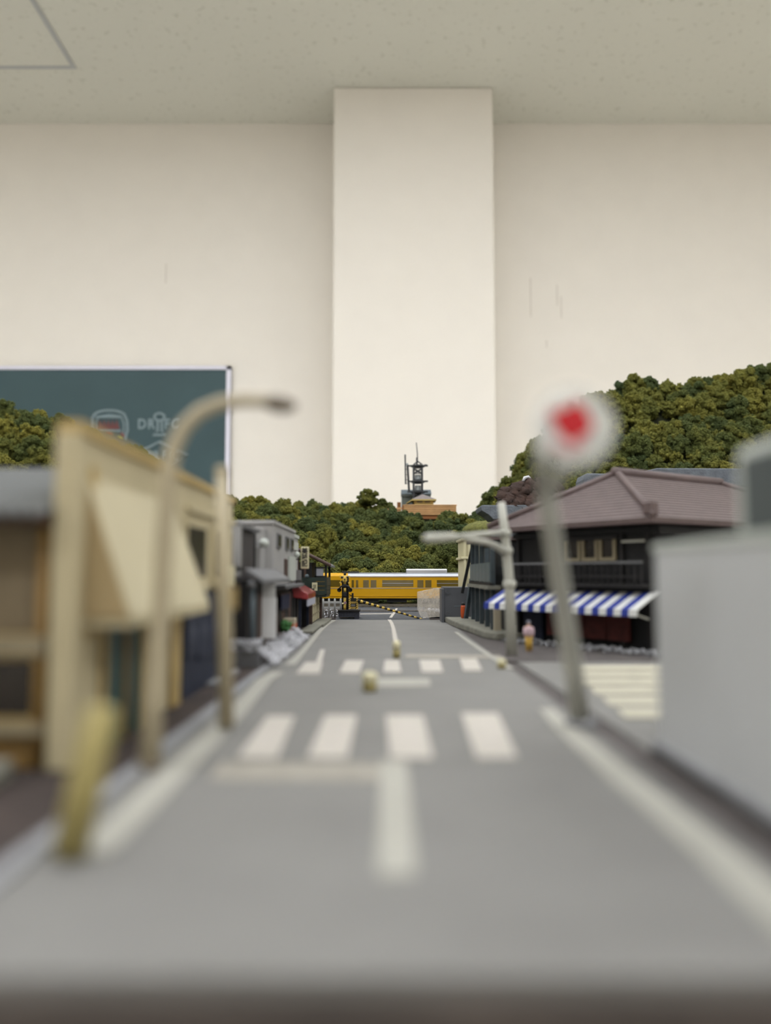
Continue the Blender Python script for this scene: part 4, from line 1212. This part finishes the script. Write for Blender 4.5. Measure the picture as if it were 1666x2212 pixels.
# ------------------------------------------------------------------ train
def train():
    Yc = 5.8
    hw = 0.094
    X0, X1 = -0.62, 0.86
    t = thing('yellow_train', 'yellow railway carriage with silver grey roof passing the crossing', 'train', (0, Yc, 0.069))
    zb, zt = 0.040, 0.200
    # body shell: rounded cross-section, nose slightly raked at the left end
    sec = [(-hw, zb), (-hw, zt - 0.004), (-hw + 0.010, zt + 0.008), (-hw + 0.034, zt + 0.016), (0, zt + 0.019), (hw - 0.034, zt + 0.016), (hw - 0.010, zt + 0.008), (hw, zt - 0.004), (hw, zb)]
    ns = len(sec)
    vs, fs = [], []
    sts = [(X0, 0.80), (X0 + 0.012, 0.93), (X0 + 0.04, 1.0), (X1, 1.0)]
    for x, k in sts:
        for y, z_ in sec:
            vs.append((x + (0.02 if k < 0.9 and z_ > 0.12 else 0), y * k, zb + (z_ - zb) * (0.9 + 0.1 * k)))
    for i in range(len(sts) - 1):
        for j in range(ns):
            fs.append((i * ns + j, i * ns + (j + 1) % ns, (i + 1) * ns + (j + 1) % ns, (i + 1) * ns + j))
    fs.append(tuple(range(ns))); fs.append(tuple((len(sts) - 1) * ns + j for j in range(ns))[::-1])
    MB().add(vs, fs).build('body', 'train_yellow', t)
    # silver roof cover from behind the cab
    xr = at(752, 1240, Yc - hw).x
    rsec = [(-hw - 0.001, zt - 0.006), (-hw + 0.009, zt + 0.010), (-hw + 0.034, zt + 0.018), (0, zt + 0.021), (hw - 0.034, zt + 0.018), (hw - 0.009, zt + 0.010), (hw + 0.001, zt - 0.006)]
    MB().prism(rsec, xr, X1, 'x').build('roof', 'train_roof', t)
    box('gutter', 'train_silver', t, xr - 0.05, X1, -hw - 0.003, -hw + 0.002, zt - 0.010, zt - 0.004)
    # windows and doors on the near side
    wz0, wz1 = 0.122, 0.168
    def X(px): return at(px, 1260, Yc - hw).x
    def window(xa, xb, bar=False):
        w = box('window', 'train_window', t, xa, xb, -hw - 0.0015, -hw + 0.001, wz0, wz1)
        if bar:
            box('window_bar', 'train_silver', w, xa, xb, -hw - 0.0028, -hw - 0.001, (wz0 + wz1) / 2 - 0.0015, (wz0 + wz1) / 2 + 0.0015)
    def door(xa, xb):
        for q0, q1 in ((xa, (xa + xb) / 2 - 0.001), ((xa + xb) / 2 + 0.001, xb)):
            d = box('door_leaf', 'train_yellow', t, q0, q1, -hw - 0.0012, -hw + 0.001, zb + 0.006, wz1 + 0.008)
            box('door_window', 'train_window', d, q0 + 0.006, q1 - 0.006, -hw - 0.0025, -hw, wz0 - 0.006, wz1)
    window(X(712), X(735)); door(X(758), X(776)) ; door(X(783), X(815))
    window(X(826), X(893), True)
    door(X(900), X(934))
    window(X(944), X(1012), True)
    door(X(1018), X(1050))
    box('waist_trim', 'train_silver', t, X0 + 0.05, X1, -hw - 0.0022, -hw + 0.001, wz0 - 0.012, wz0 - 0.009)
    box('lower_trim', 'train_yellow', t, X0 + 0.05, X1, -hw - 0.003, -hw + 0.001, zb + 0.014, zb + 0.018)
    # roof units
    ac = MB().prism([(-0.06, zt + 0.012), (-0.06, zt + 0.040), (-0.05, zt + 0.048), (0.05, zt + 0.048), (0.06, zt + 0.040), (0.06, zt + 0.012)], X(878), X(967), 'x').build('air_conditioner', 'train_silver', t, bevel=0.004)
    box('roof_vent', 'train_under', t, X(738), X(775), -0.04, 0.04, zt + 0.012, zt + 0.030, bevel=0.003)
    # front end
    for y in (-0.045, 0.005):
        box('cab_window', 'train_window', t, X0 - 0.004, X0 + 0.01, y, y + 0.04, 0.12, 0.165)
    for y in (-0.06, 0.06):
        MB().lathe([(0.008, -0.004), (0.008, 0.008)], (X0, y, 0.08), 12, 'x').build('headlamp', 'train_silver', t)
    # underframe, bogies, wheels
    box('underframe', 'train_under', t, X0 + 0.05, X1, -0.075, 0.075, 0.028, 0.042)
    for xb in (-0.40, 0.62):
        bo = box('bogie', 'train_under', t, xb - 0.13, xb + 0.13, -0.072, 0.072, 0.012, 0.030)
        for xw in (-0.075, 0.075):
            for y in (-0.045, 0.045):
                MB().lathe([(0.026, -0.006), (0.026, 0.006)], (xb + xw, y, 0.026), 16, 'y').build('wheel', 'steel', bo)
    for xb in (-0.12, 0.08, 0.30):
        box('equipment_box', 'train_under', t, xb - 0.07, xb + 0.07, -0.07, 0.07, 0.010, 0.030)
train()

# ------------------------------------------------------------------ hills
RIDGE_Y = 8.2
ridge_px = [(-300, 830), (0, 900), (60, 915), (120, 922), (200, 960), (300, 1010), (380, 1050), (470, 1092), (520, 1100), (580, 1100), (640, 1112), (700, 1116), (770, 1114), (830, 1114), (900, 1116), (985, 1118), (1030, 1118), (1060, 1105), (1110, 1050), (1160, 985), (1220, 918), (1290, 872), (1340, 848), (1420, 836), (1520, 842), (1600, 830), (1666, 812), (1800, 780), (2100, 740)]
_rx = np.array([at(px, py, RIDGE_Y).x for px, py in ridge_px])
_rz = np.array([at(px, py, RIDGE_Y).z for px, py in ridge_px])
def hill_z(x, y):
    r = np.interp(x, _rx, _rz) - 0.085
    s = np.clip((y - 6.25) / (RIDGE_Y - 6.25), 0, 1)
    s = s ** 0.9
    back = np.clip((y - RIDGE_Y - 0.5) / 1.4, 0, 1)
    return 0.06 + (r - 0.06) * s * (1 - 0.25 * back)

def ico(sub):
    bm = bmesh.new()
    bmesh.ops.create_icosphere(bm, subdivisions=sub, radius=1)
    v = np.array([p.co[:] for p in bm.verts]); f = np.array([[p.index for p in q.verts] for q in bm.faces])
    bm.free()
    return v, f
OCT_V = np.array([(1, 0, 0), (-1, 0, 0), (0, 1, 0), (0, -1, 0), (0, 0, 1), (0, 0, -1)], float)
OCT_F = np.array([(0, 2, 4), (2, 1, 4), (1, 3, 4), (3, 0, 4), (2, 0, 5), (1, 2, 5), (3, 1, 5), (0, 3, 5)])

def crown(seed, puffs, nubs, sub, nub_r):
    """a foam tree crown of unit radius: puffs covered in small ragged nubs; base at z=-0.9"""
    g = np.random.default_rng(seed)
    iv, jf = ico(sub)
    V, Fc, n = [], [], 0
    P = [(0, 0, 0.0, 0.55)]
    for i in range(puffs):
        a = g.uniform(0, 6.283)
        zz = g.uniform(-0.6, 0.95)
        rr = math.sqrt(max(0.03, 1 - zz * zz * 0.95)) * g.uniform(0.50, 0.95)
        P.append((rr * math.cos(a), rr * math.sin(a), zz * 0.9 + g.uniform(-0.1, 0.12), g.uniform(0.13, 0.25)))
    areas = np.array([p[3] ** 2 for p in P])
    pr = areas / areas.sum()
    for (x, y, z_, r) in P:
        w = iv * (r * (1 + g.uniform(-0.14, 0.14, (len(iv), 1))))
        V.append(w + (x, y, z_)); Fc.append(jf + n); n += len(iv)
    idx = g.choice(len(P), nubs, p=pr)
    for i in idx:
        x, y, z_, r = P[i]
        d = g.normal(size=3); d /= np.linalg.norm(d)
        if d[2] < -0.5: d[2] = -d[2]
        c = np.array((x, y, z_)) + d * r * g.uniform(0.92, 1.22)
        q, _ = np.linalg.qr(g.normal(size=(3, 3)))
        V.append((OCT_V * g.uniform(0.5, 1.25, (6, 1)) * nub_r * g.uniform(0.6, 1.3)) @ q + c)
        Fc.append(OCT_F + n); n += 6
    return np.concatenate(V), np.concatenate(Fc)

def np_mesh(name, V, Fc, mat):
    me = bpy.data.meshes.new(name)
    me.vertices.add(len(V)); me.vertices.foreach_set('co', np.ascontiguousarray(V, dtype=np.float32).ravel())
    me.loops.add(len(Fc) * 3); me.loops.foreach_set('vertex_index', np.ascontiguousarray(Fc, dtype=np.int32).ravel())
    me.polygons.add(len(Fc)); me.polygons.foreach_set('loop_start', np.arange(0, len(Fc) * 3, 3, dtype=np.int32))
    me.update(calc_edges=True)
    me.materials.append(MATS[mat])
    return me

def hills():
    xs = np.linspace(-6.0, 6.2, 150); ys = np.linspace(6.25, 9.65, 60)
    XX, YY = np.meshgrid(xs, ys)
    ZZ = hill_z(XX, YY) - 0.03 + RNG.normal(0, 0.012, XX.shape)
    V = np.stack([XX.ravel(), YY.ravel(), ZZ.ravel()], 1)
    nx = len(xs)
    Fc = []
    for j in range(len(ys) - 1):
        for i in range(nx - 1):
            a = j * nx + i
            Fc.append((a, a + 1, a + nx + 1)); Fc.append((a, a + nx + 1, a + nx))
    o = bpy.data.objects.new('hillside', np_mesh('hillside', V, np.array(Fc), 'hill_soil'))
    COL.objects.link(o)
    tag(o, 'steep model hillside behind the railway', kind='structure')
    # crowns
    hi = [np_mesh('tree', *crown(100 + i, 44, 2800, 1, 0.056), 'foliage') for i in range(8)]
    lo = [crown(300 + i, 36, 700, 1, 0.08) for i in range(5)]
    cand = []
    def proj(p):
        c, s = math.cos(PITCH), math.sin(PITCH)
        d = Vector(p) - Vector((0, 0, CAM_Z))
        zc = d.y * c + d.z * s
        return W_PX / 2 + F_PX * d.x / zc, H_PX / 2 - F_PX * (d.z * c - d.y * s) / zc
    y = 6.30
    row = 0
    while y < 8.75:
        x = -4.7 + (row % 2) * 0.08
        while x < 5.0:
            jx, jy = x + random.uniform(-0.05, 0.05), y + random.uniform(-0.04, 0.04)
            z_ = float(hill_z(jx, jy))
            r = random.choice((0.09, 0.11, 0.125, 0.14)) * random.uniform(0.92, 1.08)
            px, py = proj((jx, jy, z_ + 0.08))
            R = r * F_PX / jy
            vis = -R < px < W_PX + R and py - R < 1245
            if px < 500 - R * 0.3:
                lim = 920 + (px - 120) * 0.38 if px > 120 else 990
                vis = vis and py - R * 1.2 < lim
            if px > 1130:
                lim = 1120 - (px - 1130) * 0.5 if px < 1330 else 1035
                vis = vis and py - R * 1.2 < lim
            # leave the hilltop terrace, rock cut and concrete wall free
            if 0.02 < jx < 0.98 and jy > RIDGE_Y - 0.30: vis = False
            if 0.85 < jx < 1.40 and jy < 6.65 and z_ > 0.45: vis = False
            if vis: cand.append((jx, jy, z_, r, px, py))
            x += 0.165
        y += 0.14
        row += 1
    # largest in view first
    cand.sort(key=lambda c: -c[3] / c[1])
    solo, rest = cand[:300], cand[300:]
    def tree_label(px, py, y):
        if px < 500:
            return ('dark green foam tree on the hill behind the cream shop, ' + ('at the left photo edge' if px < 150 else 'before the chalkboard'), 'foam trees of the left hill')
        if px < 1062:
            col = 'above the grey block' if px < 650 else 'above the crossing signal' if px < 780 else 'below the steel tower' if px < 930 else 'beside the cream building'
            row = 'at the foot of the middle hill' if py > 1195 else 'halfway up the middle hill' if py > 1145 else 'on top of the middle hill'
            return (f'green foam tree {row}, {col}', 'foam trees of the middle hill')
        col = 'left of the round sign' if px < 1200 else 'just right of the round sign' if px < 1380 else 'above the black house ridge' if px < 1540 else 'above the grey building'
        row = 'on the skyline' if py < 900 or px < 1200 else 'on the slope' if py < 960 else 'low down'
        return (f'green foam tree {row} of the right hill, {col}', 'foam trees of the right hill')
    for i, (x, y, z_, r, px, py) in enumerate(solo):
        o = bpy.data.objects.new('tree', hi[i % len(hi)])
        COL.objects.link(o)
        o.location = (x, y, z_ + r * 0.55)
        o.rotation_euler = (random.uniform(-0.2, 0.2), random.uniform(-0.2, 0.2), random.uniform(0, 6.28))
        o.scale = (r, r, r * random.uniform(0.95, 1.35))
        lb = tree_label(px, py, y)
        tag(o, lb[0], 'tree', lb[1])
    if rest:
        V, Fc, n = [], [], 0
        for i, (x, y, z_, r, px, py) in enumerate(rest):
            cv, cf = lo[i % len(lo)]
            a = random.uniform(0, 6.28)
            c, s = math.cos(a), math.sin(a)
            R = np.array([[c, -s, 0], [s, c, 0], [0, 0, random.uniform(0.95, 1.35)]])
            V.append(cv @ R.T * r + (x, y, z_ + r * 0.55)); Fc.append(cf + n); n += len(cv)
        o = bpy.data.objects.new('tree_cover', np_mesh('tree_cover', np.concatenate(V), np.concatenate(Fc), 'foliage'))
        COL.objects.link(o)
        tag(o, 'further green foam trees covering the hills behind the railway', 'trees', kind='stuff')
    print('trees', len(solo), len(rest))
    # lone tree on the hilltop and bushes beside the track
    p = at(797, 1085, RIDGE_Y - 0.1)
    o = bpy.data.objects.new('tree', hi[3]); COL.objects.link(o)
    o.location = (p.x, p.y, p.z + 0.035); o.scale = (0.12, 0.12, 0.10)
    tag(o, 'lone round foam tree standing up on the hilltop left of the tower', 'tree')
    o = bpy.data.objects.new('bush', hi[5]); COL.objects.link(o)
    q = at(826, 1090, RIDGE_Y - 0.1)
    o.location = q; o.scale = (0.06, 0.06, 0.06)
    tag(o, 'small bush just right of the lone hilltop tree', 'bush')
    for px, w in ((845, 0.07), (872, 0.06), (820, 0.05)):
        q = at(px, 1303, 6.12)
        o = bpy.data.objects.new('bush', hi[int(px) % 8]); COL.objects.link(o)
        o.location = (q.x, 6.12, 0.07); o.scale = (w, w * 0.7, w * 0.55)
        tag(o, 'low green bush seen under the passing train', 'bush', 'bushes under the train')
hills()

# ------------------------------------------------------------------ hilltop buildings
def hilltop():
    Y = RIDGE_Y
    A = lambda px, py, dy=0.0: at(px, py, Y + dy)
    k = Y / F_PX
    # orange plank fence: each board a part
    p0, p1 = A(872, 1106), A(986, 1092)
    t = thing('plank_terrace', 'orange wooden plank fence on top of the middle hill', 'fence', (p0.x, Y, p0.z - 0.03))
    Wd, Ht = p1.x - p0.x, p1.z - p0.z + 0.03
    n = 5
    for i in range(n):
        box('plank', 'orange_plank', t, 0, Wd, -0.006, 0.012, Ht * i / n + 0.002, Ht * (i + 1) / n - 0.004, bevel=0.002)
    box('backing', 'plank_gap', t, 0.002, Wd - 0.002, 0.008, 0.016, -0.04, Ht)
    box('top_rail', 'orange_plank', t, -0.006, Wd + 0.006, -0.012, 0.02, Ht, Ht + 0.009, bevel=0.002)
    for i in range(2):
        MB().beam((-0.02, 0.0, Ht * (0.7 - 0.35 * i)), (-0.16, 0.06, Ht * (0.62 - 0.35 * i)), 0.012, Ht * 0.22).build('plank', 'orange_plank', t)
    box('end_post', 'plank_gap', t, -0.014, 0.002, -0.01, 0.014, -0.04, Ht)
    box('earth', 'hill_soil', t, -0.25, Wd - 0.005, 0.02, 0.75, -0.3, Ht * 0.35)
    # yellow pavilion
    c = A(915, 1092, 0.12)
    t = thing('pavilion', 'small yellow pavilion with brown pyramid roof behind the plank fence', 'building', (c.x, c.y, c.z - 0.03))
    hz = A(0, 1083, 0.12).z - c.z + 0.03
    box('walls', 'pavilion_yellow', t, -0.10, 0.10, -0.08, 0.1, -0.05, hz + 0.005)
    for xx in (-0.07, 0.01):
        box('window', 'lattice', t, xx, xx + 0.055, -0.084, -0.078, hz - 0.022, hz - 0.004)
    e = 0.125
    MB().add([(-e, -0.12, hz + 0.012), (e, -0.12, hz + 0.012), (e, 0.14, hz + 0.012), (-e, 0.14, hz + 0.012), (-0.01, 0.0, hz + 0.075)],
             [(0, 3, 2, 1), (0, 1, 4), (1, 2, 4), (2, 3, 4), (3, 0, 4)]).build('roof', 'hill_roof', t)
    MB().prism([(-e - 0.002, -0.122), (e + 0.002, -0.122), (e + 0.002, 0.142), (-e - 0.002, 0.142)], hz - 0.002, hz + 0.012, 'z').build('eave_band', 'pavilion_yellow', t)
    MB().add([(-e, -0.12, hz), (-e - 0.055, -0.12, hz - 0.035), (-e - 0.055, 0.1, hz - 0.035), (-e, 0.1, hz), (-e, -0.12, hz + 0.01), (-e - 0.055, -0.12, hz - 0.027), (-e - 0.055, 0.1, hz - 0.027), (-e, 0.1, hz + 0.01)],
             [(0, 1, 2, 3), (4, 7, 6, 5), (0, 4, 5, 1), (3, 2, 6, 7), (1, 5, 6, 2), (0, 3, 7, 4)]).build('porch_roof', 'pavilion_yellow', t)
    # grey blue hut
    c = A(899, 1095, 0.5)
    k5 = (Y + 0.5) / F_PX
    t = thing('grey_hut', 'blue grey hut with slate roof below the hilltop tower', 'building', (c.x, c.y, c.z - 0.06))
    w = 31 * k5
    z1, z2, z3 = [A(0, py, 0.5).z - c.z + 0.06 for py in (1068, 1066, 1057)]
    box('walls', 'blue_grey_wall', t, -w, w, -0.08, 0.15, 0, z1)
    MB().prism([(-0.11, z1 - 0.008), (0.04, z3), (0.2, z1 - 0.008)], -w - 0.005, w + 0.008, 'x').build('roof', 'blue_grey_roof', t)
    MB().prism([(-0.10, z1 - 0.002), (-0.08, z1 - 0.002), (-0.08, z1 - 0.03), (-0.10, z1 - 0.03)], -w, w, 'x').build('fascia', 'blue_grey_wall', t)
    o = box('chimney_stub', 'plank_gap', t, -w - 0.05, -w - 0.01, -0.02, 0.03, 0, 0.11)
    # steel observation tower
    c = A(903, 1090, 0.3)
    kt = (Y + 0.3) / F_PX
    t = thing('steel_tower', 'dark steel observation tower with two thin masts on the hilltop', 'tower', (c.x, c.y, c.z - 0.05))
    Z = lambda py: A(0, py, 0.3).z - c.z + 0.05
    Xp = lambda px: (px - 903) * kt
    hwid = 9.5 * kt
    for sx in (-1, 1):
        for sy in (-1, 1):
            MB().beam((sx * hwid, sy * hwid, 0), (sx * hwid * 0.95, sy * hwid, Z(1010)), 0.018).build('column', 'tower_dark', t)
    for (za, zb) in ((1024, 1012), (1044, 1036), (1080, 1066)):
        for sy in (-1, 1):
            MB().beam((-hwid, sy * hwid, Z(za)), (hwid, sy * hwid, Z(zb)), 0.010).build('cross_brace', 'tower_dark', t)
            MB().beam((hwid, sy * hwid, Z(za)), (-hwid, sy * hwid, Z(zb)), 0.010).build('cross_brace', 'tower_dark', t)
    MB().beam((-hwid, -hwid, Z(1024)), (hwid, -hwid, Z(1024)), 0.009).build('girder', 'tower_dark', t)
    for py in (1006.5, 1040, 1062.5):
        z0 = Z(py)
        MB().lathe([(hwid * 1.1, -0.024), (20 * kt * 0.8, -0.008), (20 * kt * 0.8, 0.006), (hwid, 0.012)], (0, 0, z0), 8).build('platform', 'tower_dark', t)
        MB().beam((Xp(880), 0, z0), (Xp(925), 0, z0 + 0.002), 0.04, 0.014).build('platform_beam', 'tower_dark', t)
    for a0, a1 in ((1036, 1026), (1059, 1049)):
        MB().lathe([(hwid * 0.75, Z(a0)), (hwid * 0.75, (Z(a0) + Z(a1)) / 2), (hwid * 0.68, (Z(a0) + Z(a1)) / 2 + 0.003), (hwid * 0.68, Z(a1))], (0, 0, 0), 14).build('drum', 'tower_drum', t)
    for sx in (-1, 1):
        for sy in (-1, 1):
            MB().beam((sx * hwid, sy * hwid, Z(1004)), (0, 0, Z(996)), 0.006).build('roof_strut', 'tower_dark', t)
    MB().lathe([(0.010, Z(1003)), (0.008, Z(988))], (Xp(901), 0, 0), 8).build('mast_base', 'tower_dark', t)
    MB().tube([(Xp(902.5), 0, Z(1000)), (Xp(902.2), 0, Z(980)), (Xp(900), 0, Z(956))], [0.007, 0.006, 0.005], 6).build('mast', 'tower_dark', t)
    MB().tube([(Xp(876.5), 0, Z(1046)), (Xp(875.5), 0, Z(982))], 0.009, 6).build('mast', 'tower_dark', t)
    MB().tube([(Xp(884), 0, Z(1062)), (Xp(880.5), 0, Z(1004))], 0.013, 6).build('lift_shaft', 'tower_dark', t)
    for py in (1044, 1036, 1025, 1014):
        MB().beam((Xp(877), 0, Z(py)), (Xp(884), 0, Z(py + 1)), 0.006).build('tie', 'tower_dark', t)
    MB().lathe([(0.012, 0), (0.012, 0.02), (0.004, 0.03)], (Xp(880), 0, Z(1006)), 8).build('dish', 'tower_drum', t)
    MB().beam((Xp(917), 0, Z(1004.5)), (Xp(923), 0, Z(1004.5)), 0.02, 0.012).build('antenna', 'tower_dark', t)
hilltop()

# ------------------------------------------------------------------ rock cut and concrete wall right of the middle hill
def rock_cut():
    Y = 6.35
    A = lambda px, py, dy=0.0: at(px, py, Y + dy)
    t = thing('concrete_viaduct', 'blue grey concrete slab jutting out beside the rock cut', 'concrete', A(1040, 1112))
    o = t.location
    pts = [(1038, 1094), (1042, 1091), (1200, 1091), (1200, 1122), (1066, 1122), (1056, 1112), (1040, 1103)]
    q = [A(*p) - Vector(o) for p in pts]
    MB().prism([(p.x, p.z) for p in q], 0.0, 0.35, 'y').build('slab', 'concrete_blue', t, bevel=0.006)
    box('pier', 'concrete_blue', t, 0.12, 0.6, 0.02, 0.33, -o.z + 0.0, -0.03)
    # second piece
    p = A(1263, 1060, -0.1)
    t = thing('concrete_parapet', 'blue grey concrete parapet showing above the black house roof', 'concrete', p)
    pts = [(1264, 1062), (1263, 1035), (1267, 1022), (1345, 1024), (1345, 1062)]
    q = [A(px, py, -0.1) - p for px, py in pts]
    MB().prism([(v.x, v.z) for v in q], 0.0, 0.3, 'y').build('wall', 'concrete_blue', t, bevel=0.01)
    box('pier', 'concrete_blue', t, 0.05, 0.28, 0.03, 0.27, -p.z, 0.0)
    # long grey capping at right, behind the roof
    p = A(1400, 1040, -0.1)
    t = thing('concrete_coping', 'long grey coping wall behind the ridge of the black house', 'concrete', p)
    pts = [(1392, 1050), (1400, 1016), (1420, 1011), (1640, 1012), (1640, 1050)]
    q = [A(px, py, -0.1) - p for px, py in pts]
    MB().prism([(v.x, v.z) for v in q], 0.0, 0.25, 'y').build('wall', 'concrete_blue', t, bevel=0.008)
    box('pier', 'concrete_blue', t, 0.1, 0.7, 0.03, 0.22, -p.z, -0.03)
    # brown rock face: lumpy sheet with thickness
    Yr = 6.62
    B = lambda px, py: at(px, py, Yr)
    top = [(1080, 1078), (1095, 1062), (1118, 1052), (1142, 1042), (1165, 1040), (1190, 1048), (1215, 1065)]
    m = MB()
    nr = 12
    vs = []
    for j in range(nr + 1):
        for i, (px, py) in enumerate([(a[0] + (b[0] - a[0]) * s / 6, a[1] + (b[1] - a[1]) * s / 6) for a, b in zip(top[:-1], top[1:]) for s in range(6)]):
            yy = py + (1110 - py) * j / nr
            p = B(px, yy)
            vs.append((p.x + random.uniform(-.006, .006), Yr - 0.22 * j / nr + random.uniform(-0.02, 0.02) + 0.02 * math.sin(px * 0.25 + j), p.z))
    nc = 36
    fs = [(j * nc + i, j * nc + i + 1, (j + 1) * nc + i + 1, (j + 1) * nc + i) for j in range(nr) for i in range(nc - 1)]
    o = MB().add(vs, fs).build('rock_face', 'rock_brown', None, True)
    so = o.modifiers.new('thick', 'SOLIDIFY'); so.thickness = 0.12; so.offset = 0
    tag(o, 'bare brown rock face in the right hillside', 'rock')
    vs2 = [(x, y - 0.012 + random.uniform(-0.006, 0.006), z_) for x, y, z_ in vs[7 * nc:]]
    fs2 = [(j * nc + i, j * nc + i + 1, (j + 1) * nc + i + 1, (j + 1) * nc + i) for j in range(nr - 7) for i in range(10, nc - 1)]
    MB().add(vs2, fs2).build('tan_scree', 'rock_tan', o)
    pts = [B(px, py) for px, py in top]
    def g():
        i = RNG.integers(0, len(pts) - 1)
        s = RNG.random()
        p = pts[i].lerp(pts[i + 1], s)
        return (p.x + RNG.normal(0, 0.008), Yr - 0.02 + RNG.normal(0, 0.02), p.z + RNG.normal(0, 0.008))
    stone_cloud('white_fringe', 'ballast', g, 70, 0.012, 'white plaster fringe along the top of the rock face', 'plaster')
    p = at(1142, 1032, Yr - 0.05)
    MB().tube([p + Vector((-0.045, 0, -0.03)), p + Vector((-0.03, 0, 0.0)), p + Vector((0, 0, 0.008)), p + Vector((0.02, 0, -0.012))], [0.012, 0.014, 0.012, 0.007], 8).build('white_curl', 'ballast', o, True)
    # grassy verge
    c = at(1050, 1128, 7.2)
    m = MB()
    m.ball((0, 0, 0), 0.22, 20, 0.45)
    g_ = m.build('grass_mound', 'grass', None, True)
    g_.location = (c.x, 7.2, c.z - 0.085)
    tag(g_, 'bare grassy mound left of the concrete slab', 'mound')
rock_cut()
